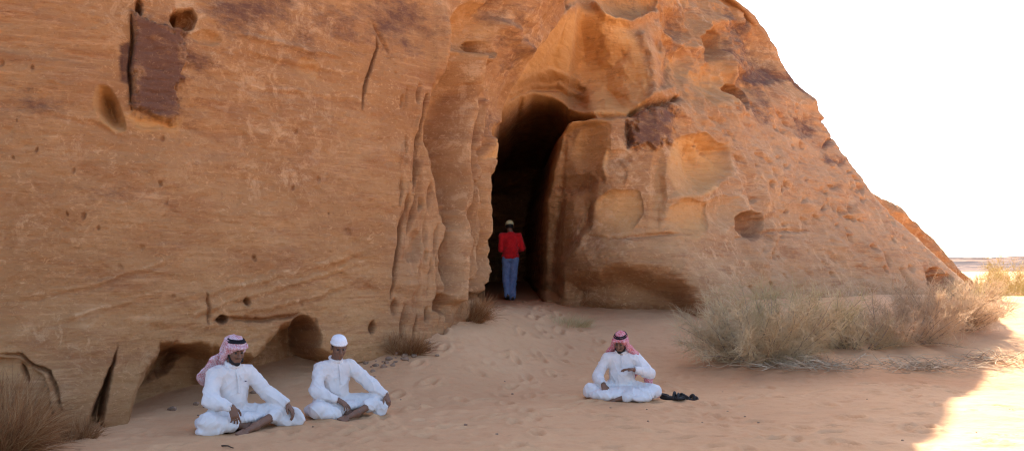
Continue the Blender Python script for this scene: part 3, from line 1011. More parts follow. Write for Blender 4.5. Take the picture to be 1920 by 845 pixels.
def solid(name, fld, mat, parent=None, wrinkle=0, freq=(9, 9, 4), seed=0, sm=1):
    V, Q = fld.mesh()
    V = smooth(V, Q, sm)
    if wrinkle:
        N = vnormals(V, Q)
        Rn = np.array(Matrix.Rotation(.7, 3, 'X') @ Matrix.Rotation(.5, 3, 'Y'))
        x_, y_, z_ = V.T
        xr, yr, zr = (V @ Rn.T).T
        wx = .6 * vnoise(x_ * 4, y_ * 4, z_ * 4, seed + 9)
        n1 = fbm(xr * freq[0] * 1.3 + wx, yr * freq[1] * 1.3, zr * freq[2] * .8 + wx, 2, seed, .35)
        n2 = fbm(zr * freq[0] * .8 + wx, yr * freq[1] * .8 + wx, xr * freq[2] * 2.4, 2, seed + 5, .35)
        n3 = vnoise(x_ * freq[0] * 2.2 - z_ * 12, y_ * freq[1] * 2.2 + z_ * 8, z_ * freq[2], seed + 7)
        f_ = 1.1 * (1 - np.abs(n1)) ** 5 + .9 * (1 - np.abs(n2)) ** 6 + .5 * (1 - np.abs(n3)) ** 4 - .55
        V = V + N * (wrinkle * f_)[:, None]
    return link(name, mesh_np(name, V, Q, True), mat, parent)


def rotm(yaw=0, pitch=0, roll=0):
    """head turn (to the person's left), nod (down) and tilt, in degrees"""
    return np.array(Matrix.Rotation(math.radians(yaw), 3, 'Z') @ Matrix.Rotation(math.radians(pitch), 3, 'X') @ Matrix.Rotation(math.radians(roll), 3, 'Y'))


class Head:
    def __init__(self, c, R, s=1.0):
        self.c = np.array(c, float); self.R = R; self.s = s

    def p(self, q):
        return self.c + self.R @ (np.array(q, float) * self.s)

    def ell(self, f, c, r, k=.012, op='add', R=None):
        f.ell(self.p(c), np.array(r) * self.s, k, self.R if R is None else self.R @ R, op)

    def cap(self, f, a, b, r0, r1=None, k=.008, op='add'):
        f.cap(self.p(a), self.p(b), r0 * self.s, None if r1 is None else r1 * self.s, k, op)


def head_skin(f, hd, neck):
    hd.ell(f, (0, .015, .03), (.077, .097, .092))
    hd.ell(f, (0, -.028, -.040), (.062, .066, .083), .03)
    hd.ell(f, (0, -.064, -.098), (.030, .024, .024), .022)
    for s in (-1, 1):
        hd.ell(f, (s * .038, -.064, -.030), (.024, .024, .026), .02)
    hd.cap(f, (-.036, -.082, .024), (.036, -.082, .024), .0125, None, .012)
    for s in (-1, 1):
        hd.ell(f, (s * .031, -.103, .002), (.017, .018, .012), .008, 'sub')
    hd.cap(f, (0, -.094, .008), (0, -.119, -.032), .008, .0145, .008)
    for s in (-1, 1):
        hd.ell(f, (s * .013, -.105, -.036), (.010, .010, .009), .006)
    hd.cap(f, (-.020, -.091, -.062), (.020, -.091, -.062), .0075, None, .006)
    hd.cap(f, (-.017, -.090, -.075), (.017, -.090, -.075), .0085, None, .006)
    for s in (-1, 1):
        hd.ell(f, (s * .080, .010, -.006), (.011, .020, .032), .008)
    f.cap(hd.p((0, .012, -.05)), neck, .052, .060, .03)


def eyes(hd):
    V, Fc = [], []
    n = 0
    for s in (-1, 1):
        c = hd.p((s * .031, -.083, .003))
        la, lo = 6, 10
        P = []
        for i in range(la + 1):
            th = PI * i / la
            for j in range(lo):
                ph = 2 * PI * j / lo
                P.append(c + .0125 * hd.s * np.array([math.sin(th) * math.cos(ph), math.sin(th) * math.sin(ph), math.cos(th)]))
        for i in range(la):
            for j in range(lo):
                Fc.append([n + i * lo + j, n + i * lo + (j + 1) % lo, n + (i + 1) * lo + (j + 1) % lo, n + (i + 1) * lo + j])
        n += len(P); V += P
    return np.array(V), np.array(Fc)


def hand(f, wrist, direc, pnorm, thumb, curl=.5, spread=.012, L=1.0):
    """palm + four unequal bent fingers + thumb. direc: along the palm, pnorm: out of the palm (fingers bend towards it), thumb: side of the thumb"""
    w0 = np.array(wrist, float)
    d = np.array(direc, float); d /= np.linalg.norm(d)
    t = np.array(thumb, float); t -= d * (t @ d); t /= np.linalg.norm(t)
    pn = np.cross(d, t); pn *= np.sign(pn @ np.array(pnorm, float)) or 1
    for i, o in enumerate((.030, .010, -.010, -.029)):
        kn = w0 + d * (.088 - .004 * abs(i - 1)) * L + t * o
        f.cap(w0 + t * o * .6, kn, .017, .0135, .016)
        ang = 0.0
        p = kn
        for sgl, r in zip(((.042, .027, .021), (.046, .030, .022), (.043, .028, .021), (.034, .021, .018))[i], (.0100, .0090, .0082)):
            ang += curl * (.75 if p is kn else 1.0) + .05 * i
            q = p + (d * math.cos(ang) + pn * math.sin(ang)) * sgl * L + t * spread * (1.5 - i) * .25
            f.cap(p, q, r, r * .92, .004)
            p = q
    b = w0 + d * .022 + t * .022
    m = b + (d * .55 + t * .75 + pn * .25) * .042 * L
    e = m + (d * .85 + t * .25 + pn * .35) * .032 * L
    g = e + (d * .92 + pn * .30) * .026 * L
    f.cap(w0 + d * .015, b, .017, .016, .012); f.cap(b, m, .0155, .0115, .008); f.cap(m, e, .0115, .0105, .004); f.cap(e, g, .0105, .0090, .004)


def foot(f, ankle, toe, up, side):
    a = np.array(ankle, float); d = np.array(toe, float) - a; L = np.linalg.norm(d); d /= L
    u = np.array(up, float); u -= d * (u @ d); u /= np.linalg.norm(u)
    s = np.cross(d, u)
    f.cap(a - d * .045 - u * .03, a, .030, .036, .02)
    f.cap(a, a + d * L * .62 - u * .028, .036, .024, .02)
    for i, o in enumerate((.026, .010, -.006, -.019, -.030)):
        o *= side
        b = a + d * L * .60 - u * .030 + s * o
        e = a + d * L * (.98 - .045 * i) - u * .040 + s * o * 1.15
        f.cap(b, e, .018, .012 if i == 0 else .009, .008)


def tube_ring(f, c, R, rx, ry, r, k=.01, n=18, zoff=lambda a: 0):
    pts = [np.array(c) + R @ np.array([rx * math.cos(a), ry * math.sin(a), zoff(a)]) for a in np.linspace(0, 2 * PI, n + 1)]
    f.chain(pts, [r] * (n + 1), k)


def body_mesh(fld, hd, name, parent, mats):
    V, Q = fld.mesh()
    V = smooth(V, Q, 1, .35)
    eV, eF = eyes(hd)
    mi = np.concatenate([np.zeros(len(Q), int), np.ones(len(eF), int)])
    return link(name, mesh_np(name, np.concatenate([V, eV]), np.concatenate([Q, eF + len(V)]), True, midx=mi), mats, parent)


def seated(loc, rotz, P, label):
    """cross-legged man in a long white robe; local frame faces -Y, +X is his left"""
    J = P['J']
    lo, hi = (-.66, -.72, -.03), (.66, .42, 1.0)
    b = Field(lo, hi, .0062)
    hd = Head(P['head'], rotm(*P['turn']), P.get('hs', 1.0))
    neck = np.array(P['neck'])
    head_skin(b, hd, neck)
    # trunk and limbs of the body itself
    b.chain([(0, .05, .14), (0, .03, .28), (0, -.005, .43), neck + np.array([0, .01, -.05])], [.10, .085, .09, .06], .04)
    for s in ('L', 'R'):
        sh, el, wr = (np.array(J[k + s]) for k in ('sh', 'el', 'wr'))
        b.cap(neck + np.array([0, .01, -.06]), sh, .055, .052, .04)
        b.cap(sh, el, .048, .037, .02); b.cap(el, wr, .037, .0255, .02)
        hp, kn, an = (np.array(J[k + s]) for k in ('hp', 'kn', 'an'))
        b.cap(hp, kn, .085, .058, .04); b.cap(kn, an, .052, .034, .02)
        hand(b, wr, *P['hand' + s])
        foot(b, an, P['toe' + s], P['soleup' + s], 1 if s == 'L' else -1)
    b.floor(-.02)
    root = body_mesh(b, hd, "person", None, [M['skin'], M['eye']])
    root.location = loc; root.rotation_euler = (0, 0, rotz); root.scale = (P['size'],) * 3
    tag(root, label, "person", P.get('group'))
    # robe
    c = Field(lo, hi, .0066)
    c.ell((0, .055, .13), (.20, .175, .135), .05)
    c.ell((0, .02, .28), (.172, .142, .16), .05)
    c.ell((0, -.005, .43), (.185, .128, .15), .05)
    c.ell(P.get('belly', (0, -.05, .30)), (.125, .10, .12), .05)
    c.cap(np.array(J['shR']) + (.03, 0, 0), np.array(J['shL']) - (.03, 0, 0), .074, .074, .05)
    c.cap(np.array(J['shR']) * .6 + neck * .4 + (0, 0, -.015), neck + np.array([0, .02, -.045]), .055, .062, .04)
    c.cap(np.array(J['shL']) * .6 + neck * .4 + (0, 0, -.015), neck + np.array([0, .02, -.045]), .055, .062, .04)
    for s in ('L', 'R'):
        sh, el, wr = (np.array(J[k + s]) for k in ('sh', 'el', 'wr'))
        c.cap(sh, el, .073, .064, .03); c.cap(el, el + (wr - el) * .93, .063, .044, .02)
        # sleeve hangs a little below the arm
        c.cap(sh * .4 + el * .6 - (0, 0, .018), el * .6 + wr * .4 - (0, 0, .020), .056, .045, .03)
        # folds bunching at the elbow
        ax = (wr - el) / np.linalg.norm(wr - el)
        for q in (.05, .16, .28):
            c.ell(el + ax * q * .25 * 4 * .25, (.066, .066, .066), .02)
        hp, kn, an = (np.array(J[k + s]) for k in ('hp', 'kn', 'an'))
        c.cap(hp, kn, .112, .088, .04)
        c.cap(kn, kn + (an - kn) * P.get('shin' + s, .6), .086, .070, .035)
    c.ell(P.get('lap', (0, -.20, .115)), (.23, .13, .055), .05)
    c.ell((0, .06, .05), (.26, .22, .075), .07)
    for e in P.get('cloth', []):
        c.ell(e[0], e[1], .03, rotm(*e[2]))
    # collar, front placket
    nt0 = hd.p((0, .012, -.05)); na = nt0 - neck; na /= np.linalg.norm(na)
    cc = neck + na * .022
    tube_ring(c, cc, rotm(0, 22, 0), .066, .066, .013, .010)
    # openings: neck and cuffs
    c.cap(cc + na * .005, cc + na * .10, .052, .056, .006, 'sub')
    for s in ('L', 'R'):
        el, wr = np.array(J['el' + s]), np.array(J['wr' + s])
        ax = (wr - el) / np.linalg.norm(wr - el)
        c.cap(wr - ax * .030, wr + ax * .10, .034, .036, .005, 'sub')
    c.floor(0.004)
    solid("robe", c, M['thobe'], root, .0105, (7, 7, 5), P.get('seed', 1))
    # button band with three buttons
    pl = Field((-.05, -.30, .25), (.05, .02, .62), .004)
    fr_ = P['front']
    pl.chain([np.array(q) for q in fr_], [.010] * len(fr_), .006)
    for q in fr_[1:]:
        pl.ell(np.array(q) - (0, .008, 0), (.006, .005, .006), .002)
    solid("button_band", pl, M['thobe'], root, 0, sm=1)
    # beard and brows
    h = Field(hd.c - .2, hd.c + .2, .004)
    for s in (-1, 1):
        hd.cap(h, (s * .014, -.0955, .026), (s * .048, -.080, .027), .0055, .004, .003)
    if P.get('beard'):
        bl = P['beard']
        hd.cap(h, (-.030, -.093, -.052), (.030, -.093, -.052), .0055, None, .004)
        hd.ell(h, (0, -.064, -.108), (.033, .030, .030 * bl), .012)
        for s in (-1, 1):
            hd.chain = None
            hd.cap(h, (s * .068, -.010, -.040), (s * .054, -.040, -.092), .010, .015, .012)
            hd.cap(h, (s * .054, -.040, -.092), (0, -.066, -.112), .015, .020, .012)
    if P.get('hairback'):
        hd.ell(h, (0, .022, .015), (.082, .098, .075), .01)
        hd.ell(h, (0, -.09, -.02), (.09, .10, .14), .01, 'sub')
    solid("beard" if P.get('beard') else "hair", h, M['hair'], root, 0)
    return root, hd


def scarf(root, hd, mat, name, drape, agal_tilt=(0, 0, 0), seed=0, brim=True, lo=None, hi=None):
    f = Field(lo or hd.c - .55, hi or hd.c + .45, .0072)
    hd.ell(f, (0, .018, .040), (.094, .114, .098), .02)
    # folded front edge over the brow
    hd.cap(f, (-.062, -.082, .050), (.062, -.082, .050), .016, None, .02)
    hd.cap(f, (-.092, -.020, .042), (-.062, -.082, .050), .016, .016, .02)
    hd.cap(f, (.092, -.020, .042), (.062, -.082, .050), .016, .016, .02)
    if brim:
        hd.ell(f, (0, -.100, .056), (.055, .030, .011), .012)
    # open the face
    hd.ell(f, (0, -.085, -.062), (.066, .090, .100), .012, 'sub')
    for kind, a in drape:
        if kind == 'cap': f.cap(hd.p(a[0]), hd.p(a[1]), a[2], a[3], .03)
        elif kind == 'ell': f.ell(hd.p(a[0]), a[1], .03, hd.R @ rotm(*a[2]))
        elif kind == 'wcap': f.cap(a[0], a[1], a[2], a[3], .03)
        elif kind == 'well': f.ell(a[0], a[1], .03, rotm(*a[2]))
        elif kind == 'wsub': f.ell(a[0], a[1], .02, rotm(*a[2]), 'sub')
    s = solid(name, f, mat, root, .009, (11, 11, 5), seed)
    g = Field(hd.c - .2, hd.c + .25, .004)
    R = hd.R @ rotm(*agal_tilt)
    for dz, rr in ((.088, .0105), (.108, .0095)):
        tube_ring(g, hd.p((0, .014, dz)), R, .083 - (dz - .088) * .55, .103 - (dz - .088) * .55, rr, .003, 24)
    solid("head_cord", g, M['agal'], s, 0)
    return s


# ---- man on the left ---------------------------------------------------------
J1 = dict(shL=(.185, -.03, .535), elL=(.325, -.17, .325), wrL=(.425, -.355, .225), shR=(-.185, -.03, .535), elR=(-.315, -.15, .31), wrR=(-.20, -.375, .255),
          hpL=(.09, .03, .115), knL=(.405, -.27, .14), anL=(.03, -.41, .055), hpR=(-.09, .03, .115), knR=(-.385, -.27, .115), anR=(.02, -.29, .05))
F1 = [(0, -.105, .575), (0, -.150, .50), (0, -.160, .43), (0, -.165, .36)]
P1 = dict(size=.97, J=J1, head=(.01, -.075, .765), turn=(-8, 14, 0), neck=(0, -.03, .61), hs=1.02,
          handL=((.30, -.62, -.72), (0, .5, -.6), (-.7, -.4, .1), .45), handR=((.16, -.35, -.92), (.2, .8, -.2), (.8, -.3, 0), .42),
          toeL=(-.19, -.50, .035), soleupL=(0, -.55, .8), toeR=(.20, -.20, .04), soleupR=(0, .5, .8), shinL=.30, shinR=.55, beard=.9, front=F1, seed=3,
          cloth=[((.49, -.345, .085), (.125, .022, .105), (-46, 0, 18)), ((.42, -.33, .055), (.10, .06, .06), (-40, 0, 0)), ((-.16, -.02, .07), (.20, .18, .09), (0, 0, 0)), ((-.36, -.24, .04), (.13, .11, .05), (0, 0, 0)),
                 ((-.16, -.335, .075), (.06, .05, .045), (0, 0, 0))])
x, y = -2.71, 9.72
G1 = gz(x, y) - .012
m1, h1 = seated((x, y, G1), math.radians(46), P1, "bearded man in white robe with pale checked headscarf thrown back, seated at far left")
scarf(m1, h1, M['scarf_pale'], "headscarf",
      [('cap', ((-.02, .10, .06), (-.02, .17, -.06), .060, .062)), ('well', ((-.03, .165, .60), (.145, .035, .15), (0, 28, 0))), ('well', ((-.09, .235, .50), (.13, .028, .13), (-10, 34, 0))),
       ('cap', ((-.092, -.02, .03), (-.098, .06, -.10), .016, .030)), ('cap', ((.088, .03, .0), (.07, .10, -.10), .02, .03)), ('well', ((.05, .15, .56), (.10, .03, .09), (20, 24, 0)))],
      (0, -8, 0), 5)
pt = Field((.05, -.25, .40), (.16, -.05, .52), .004)
pt.ell((.095, -.128, .462), (.013, .010, .006), .002)
solid("chest_emblem", pt, M['patch'], m1)

# ---- man with the knitted cap -----------------------------------------------
J2 = dict(shL=(.185, -.04, .535), elL=(.335, -.20, .355), wrL=(.455, -.385, .225), shR=(-.185, -.03, .53), elR=(-.305, -.15, .30), wrR=(-.125, -.33, .21),
          hpL=(.09, .03, .115), knL=(.405, -.27, .15), anL=(.05, -.43, .06), hpR=(-.09, .03, .115), knR=(-.36, -.30, .115), anR=(.04, -.29, .05))
F2 = [(0, -.108, .575), (0, -.152, .50), (0, -.162, .43), (0, -.166, .36)]
P2 = dict(size=.92, J=J2, head=(.01, -.095, .765), turn=(-14, 16, 0), neck=(0, -.035, .61), hs=1.02,
          handL=((.12, -.45, -.88), (-.1, .8, -.3), (-.8, -.3, .1), .5), handR=((.55, -.62, -.45), (0, .1, -1), (.6, .6, .3), .35),
          toeL=(-.18, -.50, .04), soleupL=(0, -.55, .8), toeR=(.22, -.22, .04), soleupR=(0, .5, .8), shinL=.40, shinR=.62, hairback=True, front=F2, seed=8,
          cloth=[((.38, -.385, .075), (.085, .020, .085), (-46, 0, -14)), ((-.20, -.37, .07), (.10, .024, .075), (-46, 0, 12)), ((-.24, -.33, .06), (.12, .09, .06), (0, 0, 0)), ((-.16, -.02, .07), (.20, .18, .09), (0, 0, 0))])
x, y = -1.86, 10.55
m2, h2 = seated((x, y, gz(x, y) - .012), math.radians(38), P2, "man in white robe and round white knitted cap sitting with one arm stretched out")
kf = Field(h2.c - .2, h2.c + .2, .0045)
h2.ell(kf, (0, .016, .055), (.086, .106, .072), .01)
h2.ell(kf, (0, .018, .085), (.074, .092, .050), .02)
tube_ring(kf, h2.p((0, .014, .050)), h2.R, .084, .103, .010, .008)
h2.ell(kf, (0, -.01, -.035), (.2, .2, .072), .006, 'sub')
kc = solid("knitted_cap", kf, M['knit'], m2, .002, (40, 40, 40), 4)

# ---- man at the right ---------------------------------------------------------
J3 = dict(shL=(.195, -.02, .535), elL=(.385, -.10, .345), wrL=(.165, -.265, .405), shR=(-.195, -.03, .53), elR=(-.335, -.09, .29), wrR=(-.245, -.30, .205),
          hpL=(.09, .03, .115), knL=(.43, -.19, .115), anL=(.02, -.40, .05), hpR=(-.09, .03, .115), knR=(-.425, -.21, .11), anR=(.02, -.30, .05))
F3 = [(0, -.108, .575), (0, -.150, .50), (0, -.160, .43)]
P3 = dict(size=.88, J=J3, head=(-.015, -.085, .755), turn=(-16, 22, 4), neck=(0, -.03, .61), hs=1.02,
          handL=((-.98, -.18, .08), (0, .1, -1), (-.2, -.9, .2), .16), handR=((.22, -.62, -.70), (0, .3, -1), (.8, .3, .2), .95),
          toeL=(-.20, -.45, .035), soleupL=(0, -.55, .8), toeR=(.22, -.22, .04), soleupR=(0, .5, .8), shinL=.93, shinR=.90, beard=1.0, front=F3, seed=13,
          lap=(0, -.22, .12), cloth=[((.26, -.40, .045), (.14, .06, .045), (25, 0, 0)), ((-.20, -.33, .07), (.24, .12, .07), (0, 0, 0)), ((.22, -.30, .08), (.2, .12, .075), (0, 0, 0))])
x, y = 1.315, 12.1
m3, h3 = seated((x, y, gz(x, y) - .012), math.radians(-6), P3, "man in red checked headscarf with black cord, seated alone with one hand before his chest")
scarf(m3, h3, M['scarf_red'], "headscarf",
      [('cap', ((0, .08, .05), (0, .14, -.08), .065, .075)), ('cap', ((.090, -.035, .030), (.118, -.010, -.070), .018, .030)), ('cap', ((.118, -.01, -.070), (.195, .03, -.175), .036, .040)),
       ('cap', ((-.090, -.02, .030), (-.115, .03, -.090), .018, .028)), ('cap', ((-.115, .03, -.09), (-.19, .06, -.20), .034, .036)),
       ('well', ((0, .12, .58), (.19, .045, .13), (0, 14, 0))), ('well', ((.10, .185, .42), (.16, .035, .22), (0, 4, 8))),
       ('wcap', ((.22, .15, .45), (.36, .06, .24), .035, .045)), ('wcap', ((.36, .06, .24), (.41, .00, .06), .045, .040)), ('well', ((.43, -.04, .03), (.07, .08, .03), (0, 0, 0)))],
      (0, 2, 0), 9, brim=False, lo=(-.5, -.35, .0), hi=(.6, .45, .98))

# ---- visitor walking into the cave ----------------------------------------------
def walker():
    x, y = -.034, 21.0
    lo, hi = (-.45, -.45, -.03), (.45, .45, 1.85)
    b = Field(lo, hi, .0075)
    hd = Head((.015, -.05, 1.60), rotm(0, 16, 0), .98)
    neck = np.array((0, -.005, 1.45))
    head_skin(b, hd, neck)
    b.chain([(0, 0, .95), (0, .01, 1.12), (0, 0, 1.28), (0, 0, 1.40)], [.12, .115, .125, .08], .05)
    J = dict(shL=(.185, .0, 1.385), elL=(.205, .01, 1.11), wrL=(.09, -.21, 1.06), shR=(-.185, .0, 1.385), elR=(-.255, .03, 1.13), wrR=(-.25, -.20, 1.08))
    for s in 'LR':
        b.cap((0, 0, 1.39), J['sh' + s], .06, .052, .04)
        b.cap(J['sh' + s], J['el' + s], .046, .036, .02); b.cap(J['el' + s], J['wr' + s], .036, .026, .02)
    hand(b, J['wrL'], (-.5, -.8, 0), (0, 0, -1), (-.6, .5, .3), .5); hand(b, J['wrR'], (.1, -.8, .3), (.9, 0, 0), (0, .3, 1), .5)
    L = dict(hpL=(.085, 0, .90), knL=(.09, -.06, .49), anL=(.065, .05, .115), hpR=(-.085, 0, .90), knR=(-.065, -.02, .48), anR=(-.03, .10, .075))
    for s in 'LR':
        b.cap(L['hp' + s], L['kn' + s], .080, .054, .03); b.cap(L['kn' + s], L['an' + s], .050, .036, .02)
    foot(b, L['anL'], (.07, -.14, .05), (0, .2, 1), 1); foot(b, L['anR'], (-.03, -.09, .02), (0, 0, 1), -1)
    o = body_mesh(b, hd, "person", None, [M['skin'], M['eye']])
    o.scale = (.96,) * 3
    o.location = (x, y, gz(x, y)); o.rotation_euler = (0, 0, PI + .14)
    tag(o, "man in red shirt, blue jeans and pale cap walking into the dark cave mouth", "person")
    f = Field(lo, hi, .0085)
    f.chain([(0, 0, .96), (0, .01, 1.10), (0, .0, 1.27), (0, 0, 1.36)], [.158, .160, .155, .12], .05)
    f.ell((0, 0, .955), (.19, .14, .06), .04); f.ell((0, 0, 1.27), (.195, .13, .14), .05)
    f.cap((-.16, 0, 1.385), (.16, 0, 1.385), .066, .066, .05)
    for s in 'LR':
        f.cap(J['sh' + s], J['el' + s], .070, .062, .03)
        e, w_ = np.array(J['el' + s]), np.array(J['wr' + s]); f.cap(e, e + (w_ - e) * .88, .060, .040, .02)
    tube_ring(f, neck + np.array((0, .0, -.005)), rotm(0, 10, 0), .066, .066, .016, .012)
    f.cap(neck, neck + np.array((0, -.02, .12)), .056, .06, .006, 'sub')
    f.ell((0, 0, .86), (.4, .4, .05), .01, None, 'sub')
    solid("shirt", f, M['red'], o, .010, (9, 9, 7), 21)
    t = Field(lo, hi, .0085)
    t.ell((0, .01, .92), (.165, .125, .11), .04)
    for s in 'LR':
        t.cap(L['hp' + s], L['kn' + s], .098, .078, .03); a = np.array(L['an' + s]); t.cap(L['kn' + s], a + (0, 0, -.01), .076, .068, .02)
    solid("trousers", t, M['denim'], o, .009, (9, 9, 9), 25)
    for s, toe in (('L', (.07, -.15, .05)), ('R', (-.03, -.11, .03))):
        g = Field(lo, (.45, .45, .3), .007)
        a = np.array(L['an' + s]); tt = np.array(toe)
        g.cap(a + (0, .04, -.035), tt + (0, .03, 0), .042, .036, .02); g.cap(a + (0, .02, .0), a + (0, 0, -.03), .046, .045, .02)
        g.cap(tt + (0, .03, 0), tt + (0, -.01, 0), .040, .034, .02)
        solid("shoe", g, M['shoe'], o)
    h = Field(hd.c - .2, hd.c + .2, .005)
    hd.ell(h, (0, .020, .01), (.084, .100, .085), .01)
    hd.ell(h, (0, -.10, -.03), (.1, .10, .15), .01, 'sub'); hd.ell(h, (0, .02, -.12), (.2, .2, .065), .01, 'sub')
    solid("hair", h, M['hair'], o)
    k = Field(hd.c - .25, hd.c + .25, .005)
    hd.ell(k, (0, .012, .052), (.094, .112, .088), .01)
    hd.ell(k, (0, 0, -.05), (.3, .3, .075), .006, 'sub')
    hd.ell(k, (0, -.13, .035), (.07, .07, .010), .012)
    cp = solid("cap", k, M['cap'], o)


walker()
print("people", round(time.time() - T0, 1))

# ---- sandals ------------------------------------------------------------------
def sandal(x, y, rz, tilt, label):
    t = empty("sandal", (x, y, gz(x, y) + .012), rz)
    t.rotation_euler = (tilt, 0, rz); t.scale = (1.2, 1.05, 1.6)
    f = Field((-.08, -.17, -.02), (.08, .17, .10), .004)
    f.ell((0, -.06, .010), (.048, .080, .013), .02); f.ell((0, .07, .012), (.036, .070, .016), .03)
    solid("sole", f, M['sandal'], t)
    g = Field((-.09, -.17, -.02), (.09, .17, .12), .004)
    for yy, w_, hh in ((-.075, .046, .026), (-.03, .044, .036)):
        pts = [(w_ * math.cos(a), yy, .012 + hh * math.sin(a)) for a in np.linspace(0, PI, 9)]
        g.chain(pts, [.013] * 9, .010)
    pts = [(.040 * math.cos(a), .045 + .075 * math.sin(a), .024 + .012 * math.sin(a)) for a in np.linspace(0, PI, 9)]
    g.chain(pts, [.008] * 9, .006)
    solid("strap", g, M['sandal'], t)
    tag(t, label, "sandal", "pair of dark sandals on the sand")


sandal(1.90, 12.02, math.radians(70), .0, "dark leather sandal lying flat, nearer the seated man")
sandal(2.11, 12.06, math.radians(110), .30, "dark leather sandal lying tipped at the outer end of the pair")


# ------------------------------------------------------------------ plants
def strands(name, paths, r0, r1, tint, mat, parent=None):
    """many thin three-sided twigs: paths (n,k,3)"""
    n, k, _ = paths.shape
    T = np.gradient(paths, axis=1)
    T /= np.linalg.norm(T, axis=2, keepdims=True) + 1e-9
    ref = np.tile(np.array([.31, .17, .93]), (n, k, 1))
    A = np.cross(T, ref); A /= np.linalg.norm(A, axis=2, keepdims=True) + 1e-9
    B = np.cross(T, A)
    rr = (np.asarray(r0).reshape(-1, 1) * np.linspace(1, 0, k)[None] + np.asarray(r1).reshape(-1, 1) * np.linspace(0, 1, k)[None])[..., None]
    ring = []
    for j in range(3):
        a = 2 * PI * j / 3
        ring.append(paths + rr * (A * math.cos(a) + B * math.sin(a)))
    V = np.stack(ring, 2)                     # n,k,3,3
    idx = np.arange(n * k * 3).reshape(n, k, 3)
    Fc = []
    for j in range(3):
        j2 = (j + 1) % 3
        Fc.append(np.stack([idx[:, :-1, j], idx[:, :-1, j2], idx[:, 1:, j2], idx[:, 1:, j]], -1).reshape(-1, 4))
    at = np.repeat(np.asarray(tint), k * 3)
    return link(name, mesh_np(name, V.reshape(-1, 3), np.concatenate(Fc), True, {"tint": at}), mat, parent)


def grow(g, n, p0, d0, L, k=6, jit=.35, up=0.0, drop=0.0):
    """n bent paths from p0 in directions d0"""
    P = np.zeros((n, k, 3)); P[:, 0] = p0
    d = d0 / (np.linalg.norm(d0, axis=1, keepdims=True) + 1e-9)
    st = (L / (k - 1))[:, None]
    for i in range(1, k):
        d = d + g.normal(0, jit, (n, 3)) * .5 + np.array([0, 0, up - drop * i / k])
        d /= np.linalg.norm(d, axis=1, keepdims=True)
        P[:, i] = P[:, i - 1] + d * st
    return P


def shrub(x, y, r, h, ns, nt_, mat, label, seed, group=None, name="shrub", lean=(0, 0), rt=.0030, low=.0, stemmat=None, fine=None):
    g = np.random.default_rng(seed)
    zb = gz(x, y)
    root = empty(name, (x, y, zb))
    tag(root, label, "shrub", group)
    # woody stems
    a = g.uniform(0, 2 * PI, ns); el = np.arccos(g.uniform(.05, .98, ns)) * (.95)
    d = np.stack([np.cos(a) * np.sin(el) * r / h + lean[0], np.sin(a) * np.sin(el) * r / h + lean[1], np.cos(el) + .05], -1)
    br = r * .35 * np.sqrt(g.uniform(0, 1, ns))
    p0 = np.stack([np.cos(a) * br, np.sin(a) * br * .7, np.full(ns, -.03)], -1)
    L = h * g.uniform(.55, 1.0, ns) * np.where(np.sin(el) > .7, 1.05, 1.0)
    st = grow(g, ns, p0, d, L, 7, .22, .05)
    st[:, :, 2] = np.maximum(st[:, :, 2], -.03)
    strands("stems", st, np.full(ns, .009), np.full(ns, .003), g.uniform(0, 1, ns), stemmat or M['stem'], root)
    # twigs
    i = g.integers(0, ns, nt_); j = g.integers(1, 7, nt_)
    q = st[i, j] + g.normal(0, .03, (nt_, 3))
    td = st[i, np.minimum(j + 1, 6)] - st[i, j - 1]
    td /= np.linalg.norm(td, axis=1, keepdims=True) + 1e-9
    td = td * .65 + g.normal(0, .62, (nt_, 3)) + np.array([0, 0, .18])
    tw = grow(g, nt_, q, td, g.uniform(.10, .36, nt_) * (h / 1.1), 5, .55, .02, low)
    tw[:, :, 2] = np.maximum(tw[:, :, 2], -.02)
    clump = fbm(q[:, 0] * 2.2, q[:, 1] * 2.2, q[:, 2] * 2.2, 2, seed)
    strands("twigs", tw, np.full(nt_, rt), np.full(nt_, rt * .35), np.clip(.5 + .45 * clump + g.normal(0, .16, nt_), 0, 1), mat, root)
    return root


def tuft(x, y, r, h, n, mat, label, seed, group=None, name="grass_tuft", w=.003, lean=(0, 0), flat=.9):
    g = np.random.default_rng(seed)
    zb = gz(x, y)
    a = g.uniform(0, 2 * PI, n); br = r * .55 * np.sqrt(g.uniform(0, 1, n))
    p0 = np.stack([np.cos(a) * br, np.sin(a) * br * flat, np.full(n, -.02)], -1)
    el = np.abs(g.normal(.45, .35, n))
    d = np.stack([np.cos(a) * np.sin(el) + lean[0], np.sin(a) * np.sin(el) + lean[1], np.cos(el)], -1) + g.normal(0, .18, (n, 3))
    P = grow(g, n, p0, d, h * g.uniform(.45, 1.05, n), 6, .22, .0, .22)
    P[:, :, 2] = np.maximum(P[:, :, 2], -.02)
    o = strands(name, P, np.full(n, w), np.full(n, w * .3), np.clip(g.normal(.5, .28, n), 0, 1), mat)
    o.location = (x, y, zb)
    tag(o, label, "grass tuft", group)
    return o


